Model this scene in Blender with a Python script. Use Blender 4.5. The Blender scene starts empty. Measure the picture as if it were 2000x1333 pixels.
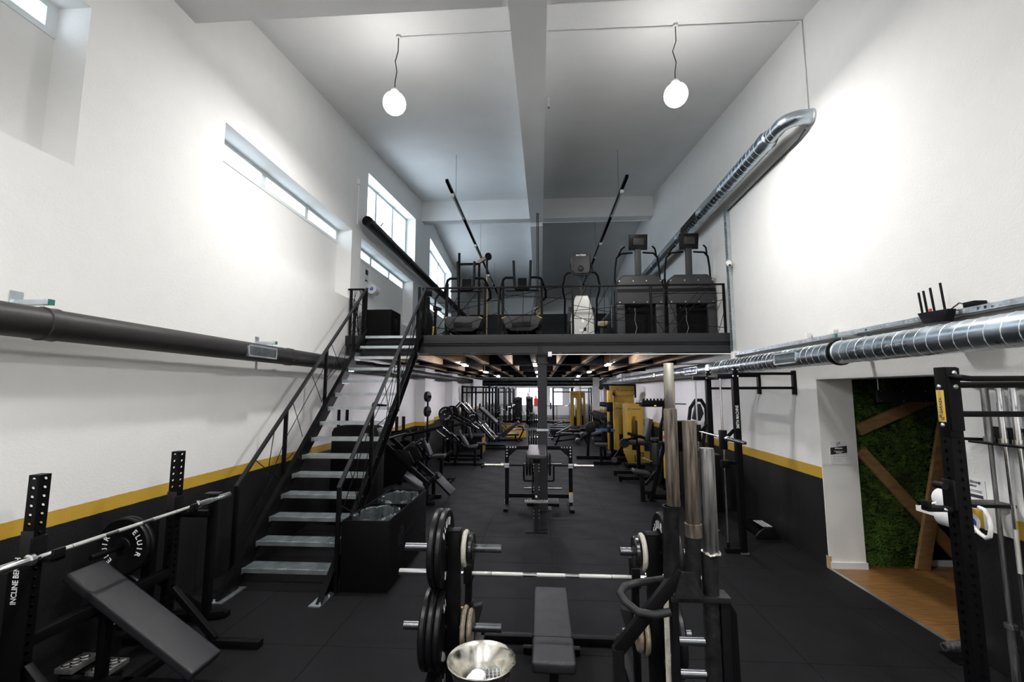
import bpy, bmesh, math, random
from mathutils import Vector, Matrix, Euler
PI = math.pi
random.seed(7)
S = bpy.context.scene
COL = S.collection
# ------------------------------------------------------------------ camera
cam = bpy.data.cameras.new('camera'); cam.lens = 16.0; cam.sensor_width = 36.0; cam.clip_start = 0.05; cam.clip_end = 200
camo = bpy.data.objects.new('camera', cam); COL.objects.link(camo)
camo.location = (0, 0, 2.13); camo.rotation_euler = (PI/2 + math.radians(6.259), 0, math.radians(3.647))
S.camera = camo
# ------------------------------------------------------------------ world, exposure
W = bpy.data.worlds.new('overcast_sky'); S.world = W; W.use_nodes = True
_bg = W.node_tree.nodes['Background']; _bg.inputs[0].default_value = (0.80, 0.90, 1.0, 1); _bg.inputs[1].default_value = 6.0
S.view_settings.view_transform = 'Standard'; S.view_settings.look = 'None'
S.view_settings.exposure = 0.0; S.view_settings.gamma = 1.0; S.view_settings.use_curve_mapping = False
LAMP = 44.0        # emission strength of the pendant lamp globes
LAMPW = 118.0      # downlight power of each pendant lamp, watts
TUBE = 180.0        # emission strength of the batten lights under the mezzanine
cy = S.cycles
cy.use_denoising = True; cy.use_adaptive_sampling = True; cy.adaptive_threshold = 0.02; cy.max_bounces = 6; cy.diffuse_bounces = 4; cy.glossy_bounces = 4; cy.transparent_max_bounces = 8
cy.caustics_reflective = False; cy.caustics_refractive = False; cy.sample_clamp_indirect = 6.0; cy.use_light_tree = True
# ------------------------------------------------------------------ geometry helpers
class G:
    """collects shapes of one mesh"""
    def __init__(s): s.v = []; s.f = []
    def add(s, vs, fs):
        n = len(s.v); s.v += [tuple(v) for v in vs]; s.f += [tuple(i+n for i in f) for f in fs]; return s
    def b(s, x0, x1, y0, y1, z0, z1):
        return s.add([(x0,y0,z0),(x1,y0,z0),(x1,y1,z0),(x0,y1,z0),(x0,y0,z1),(x1,y0,z1),(x1,y1,z1),(x0,y1,z1)],
                     [(3,2,1,0),(4,5,6,7),(0,1,5,4),(1,2,6,5),(2,3,7,6),(3,0,4,7)])
    def c(s, p, d, rot=(0,0,0)):
        R = Euler(rot).to_matrix(); p = Vector(p); h = Vector(d)/2
        vs = [p + R @ Vector((sx*h.x, sy*h.y, sz*h.z)) for sz in (-1,1) for sx,sy in ((-1,-1),(1,-1),(1,1),(-1,1))]
        return s.add(vs, [(3,2,1,0),(4,5,6,7),(0,1,5,4),(1,2,6,5),(2,3,7,6),(3,0,4,7)])
    def bar(s, p, q, w, h=None, up=(0,0,1)):
        """rectangular bar from p to q: w across, h along up"""
        h = h or w; p = Vector(p); q = Vector(q); d = (q-p).normalized(); u = Vector(up)
        if abs(d.dot(u)) > .98: u = Vector((0,1,0))
        r = d.cross(u).normalized(); u = r.cross(d).normalized(); vs = []
        for o in (p, q):
            for a, c_ in ((-1,-1),(1,-1),(1,1),(-1,1)): vs.append(o + r*(a*w/2) + u*(c_*h/2))
        return s.add(vs, [(3,2,1,0),(4,5,6,7),(0,1,5,4),(1,2,6,5),(2,3,7,6),(3,0,4,7)])
    def cyl(s, p, q, r, r2=None, n=14):
        return s.lathe(p, (Vector(q)-Vector(p)), [(0,0),(r,0),(r2 if r2 is not None else r,1),(0,1)], n, True)
    def lathe(s, o, ax, prof, n=24, unit=False):
        """prof: (radius, distance along ax); with unit, distances are fractions of ax"""
        o = Vector(o); ax = Vector(ax); L = ax.length if unit else 1.0; d = ax.normalized()
        t = Vector((0,0,1)) if abs(d.z) < .9 else Vector((1,0,0))
        a = d.cross(t).normalized(); b_ = d.cross(a); base = len(s.v); idx = []
        for r, h in prof:
            if r < 1e-6: idx.append([len(s.v)]); s.v.append(tuple(o + d*h*L))
            else:
                idx.append(list(range(len(s.v), len(s.v)+n)))
                for i in range(n):
                    an = 2*PI*i/n; s.v.append(tuple(o + d*h*L + a*(r*math.cos(an)) + b_*(r*math.sin(an))))
        for A, B in zip(idx, idx[1:]):
            for i in range(n):
                j = (i+1) % n
                if len(A) == 1 and len(B) == 1: continue
                if len(A) == 1: s.f.append((A[0], B[j], B[i]))
                elif len(B) == 1: s.f.append((A[i], A[j], B[0]))
                else: s.f.append((A[i], A[j], B[j], B[i]))
        return s
    def tube(s, pts, r, n=10, close=False):
        P = [Vector(p) for p in pts]; m = len(P); rings = []; prev = None
        for i in range(m):
            if close: d = (P[(i+1) % m]-P[i-1]).normalized()
            else: d = ((P[i+1]-P[i]).normalized() if i < m-1 else Vector((0,0,0))) + ((P[i]-P[i-1]).normalized() if i else Vector((0,0,0)))
            d.normalize()
            if prev is None:
                t = Vector((0,0,1)) if abs(d.z) < .9 else Vector((1,0,0)); a = d.cross(t).normalized()
            else: a = (prev - d*prev.dot(d)).normalized()
            prev = a; b_ = d.cross(a); k = 1.0
            if 0 < i < m-1 or close:
                k = 1/max(.5, abs(d.dot((P[(i+1) % m]-P[i]).normalized())))
            rings.append(len(s.v))
            for j in range(n):
                an = 2*PI*j/n; s.v.append(tuple(P[i] + (a*math.cos(an) + b_*math.sin(an))*r*(1+(k-1)*.6)))
        for i in range(m if close else m-1):
            A = rings[i]; B = rings[(i+1) % m]
            for j in range(n):
                k = (j+1) % n; s.f.append((A+j, A+k, B+k, B+j))
        if not close:
            s.f.append(tuple(rings[0]+j for j in reversed(range(n)))); s.f.append(tuple(rings[-1]+j for j in range(n)))
        return s
    def prism(s, poly, axis, t0, t1):
        """polygon extruded along axis; poly is (y,z) for x, (x,z) for y, (x,y) for z"""
        def P(a, b_, t): return {'x': (t,a,b_), 'y': (a,t,b_), 'z': (a,b_,t)}[axis]
        n = len(poly); vs = [P(a,b_,t0) for a,b_ in poly] + [P(a,b_,t1) for a,b_ in poly]
        return s.add(vs, [tuple(range(n)), tuple(range(2*n-1, n-1, -1))] + [(i, i+n, (i+1) % n + n, (i+1) % n) for i in range(n)])
    def sphere(s, c, r, n=14, m=8, sz=1.0):
        return s.lathe((c[0],c[1],c[2]-r*sz), (0,0,1), [(r*math.sin(PI*i/m), r*sz*(1-math.cos(PI*i/m))) for i in range(m+1)], n)
    def holed(s, x, y, z0, z1, w, pitch=.05, r=.0125, core=False):
        """square hollow post with a column of round holes through each of its four sides"""
        n = max(1, int((z1-z0)/pitch)); p = (z1-z0)/n; h = w/2
        if core: s.b(x-h+.006, x+h-.006, y-h+.006, y+h-.006, z0, z1-.002)
        for k in range(4):
            ca, sa = [(1,0),(0,1),(-1,0),(0,-1)][k]
            def Q(u, z): return (x + ca*u + sa*h, y + sa*u - ca*h, z)
            for i in range(n):
                zc = z0 + (i+.5)*p; b0 = len(s.v)
                sq = [(-h,-p/2),(0,-p/2),(h,-p/2),(h,0),(h,p/2),(0,p/2),(-h,p/2),(-h,0)]
                for u, z in sq: s.v.append(Q(u, zc+z))
                for j in range(8):
                    an = PI*1.25 + j*PI/4; s.v.append(Q(r*math.cos(an), zc + r*math.sin(an)))
                for j in range(8): s.f.append((b0+j, b0+(j+1) % 8, b0+8+(j+1) % 8, b0+8+j))
        s.add([(x-h,y-h,z1),(x+h,y-h,z1),(x+h,y+h,z1),(x-h,y+h,z1)], [(0,1,2,3)])
        return s
OFF = {}
def mk(name, g, mat, bev=0, off=(0,0,0), smooth=38, segs=2):
    me = bpy.data.meshes.new(name); o_ = Vector(off)
    me.from_pydata([tuple(Vector(v)-o_) for v in g.v], [], g.f)
    bm = bmesh.new(); bm.from_mesh(me)
    bmesh.ops.recalc_face_normals(bm, faces=bm.faces)
    if bev:
        ed = [e for e in bm.edges if len(e.link_faces) == 2 and e.calc_face_angle(0) > .6]
        bmesh.ops.bevel(bm, geom=ed, offset=bev, segments=segs, profile=.6, affect='EDGES', clamp_overlap=True)
    bm.to_mesh(me); bm.free()
    for p in me.polygons: p.use_smooth = True
    me.set_sharp_from_angle(angle=math.radians(smooth))
    me.materials.append(MT[mat] if isinstance(mat, str) else mat)
    ob = bpy.data.objects.new(name, me); COL.objects.link(ob); return ob
def tag(o, label=None, cat=None, group=None, kind=None):
    if label: o['label'] = label
    if cat: o['category'] = cat
    if group: o['group'] = group
    if kind: o['kind'] = kind
    return o
def thing(name, label, cat, loc=(0,0,0), group=None, world=True, rz=0):
    o = bpy.data.objects.new(name, None); COL.objects.link(o); o.empty_display_size = .1
    o.location = loc; o.rotation_euler = (0,0,rz); OFF[o] = Vector(loc) if world else Vector((0,0,0))
    return tag(o, label, cat, group)
def part(root, name, g, mat, bev=0, label=None, smooth=38, segs=2):
    o = mk(name, g, mat, bev, OFF[root], smooth, segs); o.parent = root; OFF[o] = OFF[root]
    if label: o['label'] = label
    return o
def single(name, g, mat, label, cat, group=None, bev=0, smooth=38):
    xs = [v[0] for v in g.v]; ys = [v[1] for v in g.v]; zs = [v[2] for v in g.v]
    off = ((min(xs)+max(xs))/2, (min(ys)+max(ys))/2, min(zs))
    o = mk(name, g, mat, bev, off, smooth); o.location = off; OFF[o] = Vector(off); return tag(o, label, cat, group)
def struct(name, g, mat, bev=0, parent=None, label=None):
    o = mk(name, g, mat, bev); OFF[o] = Vector((0,0,0))
    if parent: o.parent = parent
    else: o['kind'] = 'structure'
    if label: o['label'] = label
    return o
def dup(root, loc, rz=0, label=None, group=None, rot=None):
    def cp(o, par):
        c = o.copy(); COL.objects.link(c); c.parent = par
        OFF[c] = OFF[o]
        for ch in list(o.children): cp(ch, c)
        return c
    r = cp(root, None); r.location = loc; r.rotation_euler = rot if rot else (0,0,rz)
    if label: r['label'] = label
    if group: r['group'] = group
    return r
def text_geo(body, size, sx=1.0, bold=0.0, ext=.0012):
    """flat lettering as mesh data: centred on origin, in the xy plane, facing +z"""
    cu = bpy.data.curves.new('lettering', 'FONT'); cu.body = body; cu.size = size; cu.align_x = 'CENTER'; cu.align_y = 'CENTER'
    cu.extrude = ext/2; cu.offset = bold; cu.resolution_u = 3
    o = bpy.data.objects.new('lettering', cu); COL.objects.link(o)
    dg = bpy.context.evaluated_depsgraph_get(); me = bpy.data.meshes.new_from_object(o.evaluated_get(dg))
    g = G(); g.add([(v.co.x*sx, v.co.y, v.co.z) for v in me.vertices], [tuple(p.vertices) for p in me.polygons])
    bpy.data.objects.remove(o); bpy.data.curves.remove(cu); bpy.data.meshes.remove(me); return g
def put(g, dst, M):
    return dst.add([M @ Vector(v) for v in g.v], g.f)
def frame_mat(o, x, y):
    """matrix that carries text space to a plane with right direction x and up direction y at o"""
    x = Vector(x).normalized(); y = Vector(y).normalized(); z = x.cross(y)
    return Matrix(((x.x,y.x,z.x,o[0]),(x.y,y.y,z.y,o[1]),(x.z,y.z,z.z,o[2]),(0,0,0,1)))
# ------------------------------------------------------------------ materials
MT = {}
def mat(name, col, rough=.5, metal=0.0, bump=0.0, scale=40.0, var=0.0, vscale=6.0, stretch=None, emit=None, spec=.5, rvar=0.0):
    m = bpy.data.materials.new(name); m.use_nodes = True; nt = m.node_tree; N = nt.nodes; L = nt.links
    p = N['Principled BSDF']; p.inputs['Base Color'].default_value = (*col, 1); p.inputs['Roughness'].default_value = rough
    p.inputs['Metallic'].default_value = metal; p.inputs['Specular IOR Level'].default_value = spec
    tc = N.new('ShaderNodeTexCoord'); mp = N.new('ShaderNodeMapping'); L.new(tc.outputs['Object'], mp.inputs['Vector'])
    if stretch: mp.inputs['Scale'].default_value = stretch
    if var or rvar:
        no = N.new('ShaderNodeTexNoise'); no.inputs['Scale'].default_value = vscale; no.inputs['Detail'].default_value = 6; L.new(mp.outputs[0], no.inputs['Vector'])
        if var:
            mr = N.new('ShaderNodeMapRange'); L.new(no.outputs['Fac'], mr.inputs['Value'])
            mr.inputs['From Min'].default_value = .3; mr.inputs['From Max'].default_value = .7
            mr.inputs['To Min'].default_value = 1-var; mr.inputs['To Max'].default_value = 1+var
            mx = N.new('ShaderNodeMix'); mx.data_type = 'RGBA'; mx.blend_type = 'MULTIPLY'; mx.inputs['Factor'].default_value = 1
            mx.inputs[6].default_value = (*col, 1); L.new(mr.outputs[0], mx.inputs[7]); L.new(mx.outputs[2], p.inputs['Base Color'])
        if rvar:
            mr = N.new('ShaderNodeMapRange'); L.new(no.outputs['Fac'], mr.inputs['Value'])
            mr.inputs['From Min'].default_value = .3; mr.inputs['From Max'].default_value = .7
            mr.inputs['To Min'].default_value = max(.02, rough-rvar); mr.inputs['To Max'].default_value = rough+rvar; L.new(mr.outputs[0], p.inputs['Roughness'])
    if bump:
        nb = N.new('ShaderNodeTexNoise'); nb.inputs['Scale'].default_value = scale; nb.inputs['Detail'].default_value = 4; L.new(mp.outputs[0], nb.inputs['Vector'])
        bp = N.new('ShaderNodeBump'); bp.inputs['Strength'].default_value = bump; bp.inputs['Distance'].default_value = .01
        L.new(nb.outputs['Fac'], bp.inputs['Height']); L.new(bp.outputs[0], p.inputs['Normal'])
    if emit:
        p.inputs['Emission Color'].default_value = (*emit[0], 1); p.inputs['Emission Strength'].default_value = emit[1]
    MT[name] = m; return m
WHITE = (.80,.80,.79)
mat('plaster', WHITE, .85, bump=.25, scale=55, var=.015, vscale=1.5)
mat('ceiling_paint', (.83,.835,.84), .9, bump=.2, scale=40, var=.03, vscale=1.2)
mat('rubber_tile', (.0076,.0079,.0092), .66, bump=.25, scale=140, var=.18, vscale=2.2, rvar=.08, spec=.12)
mat('floor_base', (.008,.008,.009), .8, bump=.1)
mat('black_steel', (.0035,.0035,.0042), .42, bump=.05, scale=300, rvar=.05, vscale=20, spec=.10)
mat('grey_steel', (.016,.017,.019), .45, bump=.05, scale=200, spec=.2)
mat('deck_steel', (.019,.020,.023), .55, bump=.05, scale=100, spec=.3)
mat('matte_black', (.004,.004,.0045), .7, bump=.1, scale=120, spec=.08)
mat('plastic_black', (.0055,.0055,.0065), .36, spec=.14)
mat('shroud_grey', (.030,.029,.032), .45, var=.05, spec=.3)
mat('leather', (.014,.014,.017), .38, bump=.25, scale=260, rvar=.06, vscale=12, spec=.4)
mat('leather_grey', (.032,.031,.036), .45, bump=.2, scale=260)
mat('plate_rubber', (.0045,.0045,.0055), .36, bump=.12, scale=60, rvar=.06, vscale=14, spec=.22)
mat('plate_rim', (.006,.006,.0075), .26, rvar=.08, vscale=20)
mat('peg_steel', (.10,.105,.115), .30, metal=.9, rvar=.06, vscale=12)
mat('cream_iron', (.40,.385,.34), .6, bump=.3, scale=120, var=.2, vscale=40)
mat('rust_iron', (.20,.165,.125), .55, metal=.3, bump=.4, scale=90, var=.4, vscale=30)
mat('chrome', (.82,.83,.85), .14, metal=1.0, rvar=.05, vscale=30)
mat('knurled', (.66,.66,.65), .42, metal=1.0, bump=.5, scale=500)
mat('galvanised', (.55,.60,.63), .38, metal=.9, var=.14, vscale=8, rvar=.1)
mat('seam_steel', (.85,.88,.90), .45, metal=.5)
mat('duct_steel', (.48,.545,.60), .32, metal=1.0, var=.10, vscale=5, rvar=.08)
mat('duct_black', (.022,.0205,.0205), .48, bump=.12, scale=18, var=.12, vscale=4, spec=.3)
mat('old_steel', (.135,.115,.096), .45, metal=.7, bump=.35, scale=50, var=.75, vscale=16, stretch=(5,5,.45))
mat('bright_old_steel', (.50,.48,.42), .30, metal=.9, var=.25, vscale=16, stretch=(5,5,.3))
mat('dark_old_steel', (.22,.22,.225), .36, metal=.85, bump=.2, scale=50, var=.6, vscale=14, stretch=(5,5,.4))
mat('scuffed_black', (.010,.010,.011), .4, bump=.2, scale=70, var=.5, vscale=30, spec=.2)
mat('yellow_steel', (.46,.29,.035), .45, var=.05)
mat('yellow_plate', (.62,.42,.09), .4)
mat('white_plastic', (.80,.80,.78), .35)
mat('white_print', (.85,.88,.88), .5)
mat('black_print', (.02,.02,.02), .6)
mat('grey_print', (.40,.40,.42), .6)
mat('window_frame', (.74,.78,.80), .35)
mat('paper', (.72,.72,.74), .8)
mat('silver_plastic', (.46,.46,.44), .4, metal=.3)
mat('joist_wood', (.45,.31,.18), .6, bump=.2, scale=30, var=.25, vscale=5, stretch=(6,.6,6))
mat('beam_wood', (.25,.145,.062), .6, bump=.2, scale=30, var=.22, vscale=4, stretch=(2,6,6))
mat('light_wood', (.50,.33,.17), .55, var=.15, vscale=5, stretch=(1,6,6))
mat('plank_wood', (.20,.098,.03), .42, bump=.12, scale=20, var=.45, vscale=5, stretch=(1.2,9,9))
mat('blue_plastic', (.02,.10,.55), .4)
mat('blue_steel', (.03,.10,.22), .4)
mat('green_cap', (.0,.16,.11), .5)
mat('red_plastic', (.6,.05,.03), .4)
mat('bag_film', (.05,.058,.062), .14, bump=1.0, scale=30)
mat('moss', (.06,.125,.014), .9, var=.7, vscale=7)
mat('moss_base', (.012,.028,.005), .95)
mat('chalk', (.85,.85,.84), .95, bump=.3)
mat('clear_tube', (.75,.78,.80), .2)
mat('bowl_steel', (.72,.70,.64), .22, metal=1.0, var=.12, vscale=14, rvar=.1)
mat('checker', (.30,.30,.29), .3, metal=.7, var=.3, vscale=30)
mat('mirror', (.8,.82,.82), .03, metal=1.0)
mat('gold_leg', (.45,.30,.08), .4, metal=.4)
mat('orange_tape', (.75,.28,.03), .5)
mat('cable_black', (.012,.012,.012), .5)
mat('camera_lens', (.01,.01,.01), .1)
mat('lamp_dome', (.9,.9,.9), .5, emit=((1.0,.975,.94), LAMP))
mat('tube_light', (.9,.9,.9), .5, emit=((.95,.92,1.0), TUBE))
mat('led_strip', (.8,.8,.8), .5, emit=((1,1,.97), 1.1))
mat('led_red', (.6,.02,.02), .5, emit=((1,.05,.03), 3.0))
mat('led_blue', (.05,.05,.6), .5, emit=((.1,.1,1), 3.0))
mat('screen_orange', (.5,.2,.02), .5, emit=((1,.45,.05), 1.5))
# painted wall: black dado, yellow stripe, white plaster above - split by real height
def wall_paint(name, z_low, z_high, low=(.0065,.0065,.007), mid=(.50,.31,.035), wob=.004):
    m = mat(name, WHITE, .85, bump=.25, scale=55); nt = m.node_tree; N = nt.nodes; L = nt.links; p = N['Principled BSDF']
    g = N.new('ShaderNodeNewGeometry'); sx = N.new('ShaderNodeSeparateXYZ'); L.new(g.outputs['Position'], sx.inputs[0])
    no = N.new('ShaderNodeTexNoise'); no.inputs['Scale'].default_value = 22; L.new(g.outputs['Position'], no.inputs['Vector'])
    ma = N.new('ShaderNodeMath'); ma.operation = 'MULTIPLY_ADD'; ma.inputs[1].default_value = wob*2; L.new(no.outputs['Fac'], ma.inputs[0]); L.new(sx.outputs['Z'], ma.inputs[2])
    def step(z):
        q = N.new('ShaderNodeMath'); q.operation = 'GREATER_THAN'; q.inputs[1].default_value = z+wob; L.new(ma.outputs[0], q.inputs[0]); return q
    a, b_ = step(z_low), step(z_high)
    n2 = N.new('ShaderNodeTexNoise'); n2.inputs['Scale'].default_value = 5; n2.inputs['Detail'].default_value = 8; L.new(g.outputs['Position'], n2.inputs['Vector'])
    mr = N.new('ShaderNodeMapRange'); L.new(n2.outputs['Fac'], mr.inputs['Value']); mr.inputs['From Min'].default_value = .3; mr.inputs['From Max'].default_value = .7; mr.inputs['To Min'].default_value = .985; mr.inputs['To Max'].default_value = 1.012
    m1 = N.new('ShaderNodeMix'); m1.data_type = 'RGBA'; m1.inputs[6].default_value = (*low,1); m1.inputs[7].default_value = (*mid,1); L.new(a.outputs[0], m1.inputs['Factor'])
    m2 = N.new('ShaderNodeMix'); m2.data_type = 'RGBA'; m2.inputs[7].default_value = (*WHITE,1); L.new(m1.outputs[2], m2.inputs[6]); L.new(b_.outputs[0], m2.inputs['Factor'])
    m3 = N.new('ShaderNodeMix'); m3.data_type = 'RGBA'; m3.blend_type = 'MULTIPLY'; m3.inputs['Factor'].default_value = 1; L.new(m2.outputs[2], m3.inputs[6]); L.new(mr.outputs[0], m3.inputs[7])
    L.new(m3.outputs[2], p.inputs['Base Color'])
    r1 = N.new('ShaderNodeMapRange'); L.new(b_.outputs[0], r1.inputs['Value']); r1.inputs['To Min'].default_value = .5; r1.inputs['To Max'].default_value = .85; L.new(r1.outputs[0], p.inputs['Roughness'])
wall_paint('wall_left_paint', 1.106, 1.22)
wall_paint('wall_right_paint', 1.052, 1.19)
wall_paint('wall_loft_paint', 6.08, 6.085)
# window glass: thin clear pane with a faint reflection
def glass(name, tint):
    m = bpy.data.materials.new(name); m.use_nodes = True; nt = m.node_tree; N = nt.nodes; L = nt.links; N.remove(N['Principled BSDF'])
    t = N.new('ShaderNodeBsdfTransparent'); t.inputs[0].default_value = (*tint,1); gl = N.new('ShaderNodeBsdfGlossy'); gl.inputs['Roughness'].default_value = .02
    fr = N.new('ShaderNodeFresnel'); fr.inputs['IOR'].default_value = 1.45; mx = N.new('ShaderNodeMixShader')
    ge = N.new('ShaderNodeNewGeometry'); inv = N.new('ShaderNodeMath'); inv.operation = 'SUBTRACT'; inv.inputs[0].default_value = 1; L.new(ge.outputs['Backfacing'], inv.inputs[1])
    mu = N.new('ShaderNodeMath'); mu.operation = 'MULTIPLY'; L.new(fr.outputs[0], mu.inputs[0]); L.new(inv.outputs[0], mu.inputs[1]); L.new(mu.outputs[0], mx.inputs[0]); L.new(t.outputs[0], mx.inputs[1]); L.new(gl.outputs[0], mx.inputs[2]); L.new(mx.outputs[0], N['Material Output'].inputs['Surface']); MT[name] = m
glass('window_glass', (.95,.97,.98)); glass('tube_glass', (.93,.95,.97)); glass('bag_clear', (.55,.58,.60))
# ================================================================== SETTING
XL, XR, DECK = -3.72, 3.46, 3.17
YB, YE = -6.0, 40.0                       # back of the hall behind the camera, far end of the ground floor
RIDGE = 13.8
def zc(y): return 6.185 + .1395*y if y <= RIDGE else 8.11 - .125*(y-RIDGE)
TS = .98
# floor of rubber tiles; one slab below, every near tile its own piece
fl = struct('floor', G().b(XL-.4, XR, YB, 24.62, -.16, -.006).b(XL-.4, XR, 24.62, YE, -.16, 0), 'rubber_tile')
tx = [XL] + [round(-.857+TS*k, 3) for k in range(-2, 5) if XL+.1 < -.857+TS*k < XR-.1] + [XR]
_tile = {}
for j in range(-1, 24):
    y0 = 1.03 + TS*j; y1 = y0 + TS
    for x0, x1 in zip(tx, tx[1:]):
        w = round(x1-x0, 3)
        if w not in _tile:
            o = mk('tile', G().b(.002, w-.002, .002, TS-.002, -.006, 0), 'rubber_tile'); _tile[w] = o
        else:
            o = _tile[w].copy(); COL.objects.link(o)
        o.parent = fl; o.location = (x0, y0, 0)
# left wall: piers, niches and clerestory strips
def bay(g, y0, y1, zt, zb=3.92, depth=.30):
    pass
NICH = [(-5.2, -1.0), (-.45, 3.24), (4.87, 8.52), (8.98, 12.85), (14.7, 18.5), (19.0, 22.6)]
g = G()
OUT = XL - .45
g.b(OUT, XL, YB, 23.3, -.1, 3.92)                                  # below the niches
zs = 5.04; zt = 5.31                                             # clerestory strip sill and head
edges = [YB] + [v for n in NICH for v in n] + [23.3]
for k in range(0, len(edges), 2): g.b(OUT, XL, edges[k], edges[k+1], 3.92, zt)      # piers between niches
for a, b_ in NICH: g.b(OUT, XL-.30, a, b_, 3.92, zs)                                 # thin wall at the back of each niche
# above the strips up to the roof, with two gable windows cut out
def over(y0, y1, z0, top=None):
    ys = [y0] + ([RIDGE] if y0 < RIDGE < y1 else []) + [y1]
    g.prism([(y0,z0),(y1,z0)] + [(y, zc(y)+.05) for y in reversed(ys)], 'x', OUT, XL)
U1 = (9.24, 12.97, 5.72, 6.86, 7.26); U2 = (14.74, 18.45, 5.72, 7.30, 7.02)
over(YB, U1[0], zt); over(U1[1], U2[0], zt); over(U2[1], 23.3, zt)
for U in (U1, U2):
    g.b(OUT, XL, U[0], U[1], zt, U[2])
    g.prism([(U[0],U[3]),(U[1],U[4]),(U[1],zc(U[1])+.05),(U[0],zc(U[0])+.05)], 'x', OUT, XL)
g.b(OUT, XL, 23.3, YE, -.1, 3.1)
wl = struct('wall_left', g, 'wall_left_paint')
for k, (y0, y1) in enumerate([(13.4, 14.6), (17.6, 18.7), (22.0, 23.1)]):
    struct('pilaster', G().b(XL-.01, XL+.28, y0, y1, 0, 2.82), 'wall_left_paint', parent=wl)
# right wall with the doorway
DY0, DY1, DZ = 4.24, 6.005, 2.285
HY = DY1 + .14                            # back wall of the side hall
g = G(); RO = XR + .43
def rpoly(y0, y1, z0):
    ys = [y0] + ([RIDGE] if y0 < RIDGE < y1 else []) + [y1]
    g.prism([(y0,z0),(y1,z0)] + [(y, zc(y)+.05) for y in reversed(ys)], 'x', XR, RO)
rpoly(YB, DY0, -.1); rpoly(DY0, DY1, DZ); rpoly(DY1, 23.3, -.1); g.b(XR, RO, 23.3, YE, -.1, 3.1)
wr = struct('wall_right', g, 'wall_right_paint')
for k, (y0, y1) in enumerate([(18.2, 19.4), (23.4, 24.2)]):
    struct('pilaster', G().b(XR-.3, XR+.01, y0, y1, 0, 2.82), 'wall_right_paint', parent=wr)
# doorway jamb and head are plain plaster: thin linings inside the opening
struct('jamb_lining', G().b(XR+.002, RO, DY1-.012, DY1+.002, 0, DZ).b(XR+.002, RO, DY0, DY1, DZ-.012, DZ+.002).b(XR+.002, RO, DY0-.002, DY0+.012, 0, DZ), 'plaster', parent=wr)
# walls at the ends
struct('wall_back', G().b(XL-.45, RO, YB-.3, YB, -.1, zc(YB)+.1), 'plaster')
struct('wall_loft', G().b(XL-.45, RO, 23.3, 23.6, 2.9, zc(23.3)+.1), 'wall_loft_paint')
# roof slab and beams
g = G()
g.prism([(YB-.3,zc(YB-.3)),(RIDGE,zc(RIDGE)),(23.6,zc(23.6)),(23.6,zc(23.6)+.25),(RIDGE,zc(RIDGE)+.25),(YB-.3,zc(YB-.3)+.25)], 'x', XL-.45, RO)
ce = struct('ceiling', g, 'ceiling_paint')
def cbeam(y0, y1, zb): struct('ceiling_beam', G().prism([(y0,zb),(y1,zb),(y1,zc(y1)+.02),(y0,zc(y0)+.02)], 'x', XL, XR), 'ceiling_paint', parent=ce)
cbeam(3.85, 4.31, 6.10); cbeam(13.66, 13.98, 7.46); cbeam(-2.2, -1.75, 5.2)
for ya, yb in ((YB, 6.15), (6.15, 13.66), (13.98, 23.3)):
    d = .76 if ya > 5 else .78; w = .0
    struct('ceiling_beam', G().prism([(ya,zc(ya)-d),(yb,zc(yb)-d),(yb,zc(yb)+.02),(ya,zc(ya)+.02)], 'x', -.305-w, .085+w), 'ceiling_paint', parent=ce)
# windows: frame, mullions, panes
WN = [0]
def window(y0, y1, z0, z1a, z1b, n, depth=.30, t=.055):
    WN[0] += 1; x0, x1 = XL-depth-.07, XL-depth+.01
    r = thing('window_%d' % WN[0], None, None, (x0, (y0+y1)/2, z0)); r['kind'] = 'structure'
    def zt_(y): return z1a + (z1b-z1a)*(y-y0)/(y1-y0)
    ts = t + .035
    f = G(); f.b(x0, x1, y0, y1, z0, z0+t)
    for ya, yb in ((y0, y0+ts), (y1-ts, y1)): f.prism([(ya,z0+t),(yb,z0+t),(yb,zt_(yb)-t),(ya,zt_(ya)-t)], 'x', x0, x1)
    f.prism([(y0,z1a-t),(y1,z1b-t),(y1,z1b),(y0,z1a)], 'x', x0, x1)
    part(r, 'window_frame', f, 'window_frame')
    for k in range(1, n):
        y = y0 + (y1-y0)*k/n; part(r, 'mullion', G().b(x0, x1+.006, y-.05, y+.05, z0+t, min(zt_(y-.05), zt_(y+.05))-t), 'window_frame', bev=.006)
    for k in range(n):
        a = y0 + (y1-y0)*k/n + (.05 if k else ts); b_ = y0 + (y1-y0)*(k+1)/n - (.05 if k < n-1 else ts)
        part(r, 'pane', G().prism([(a,z0+t),(b_,z0+t),(b_,zt_(b_)-t),(a,zt_(a)-t)], 'x', x0+.03, x0+.036), 'window_glass')
    return r
for a, b_ in NICH: window(a-.004, b_+.004, zs-.004, zt+.004, zt+.004, 3)
for U in (U1, U2): window(U[0]-.004, U[1]+.004, U[2]-.004, U[3]+.004, U[4]+.004, 3)
# daylight portals guide the sky light through the openings
def portal(y0, y1, z0, z1):
    l = bpy.data.lights.new('window_portal', 'AREA'); l.shape = 'RECTANGLE'; l.size = y1-y0; l.size_y = z1-z0; l.cycles.is_portal = True
    o = bpy.data.objects.new('window_portal', l); COL.objects.link(o); o.location = (OUT-.02, (y0+y1)/2, (z0+z1)/2)
    o.rotation_euler = Matrix(((0,0,-1),(1,0,0),(0,-1,0))).transposed().to_euler() if False else Vector((1,0,0)).to_track_quat('-Z','Z').to_euler()
for a, b_ in NICH: portal(a, b_, zs, zt)
for U in (U1, U2): portal(U[0], U[1], U[2], max(U[3], U[4]))
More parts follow.
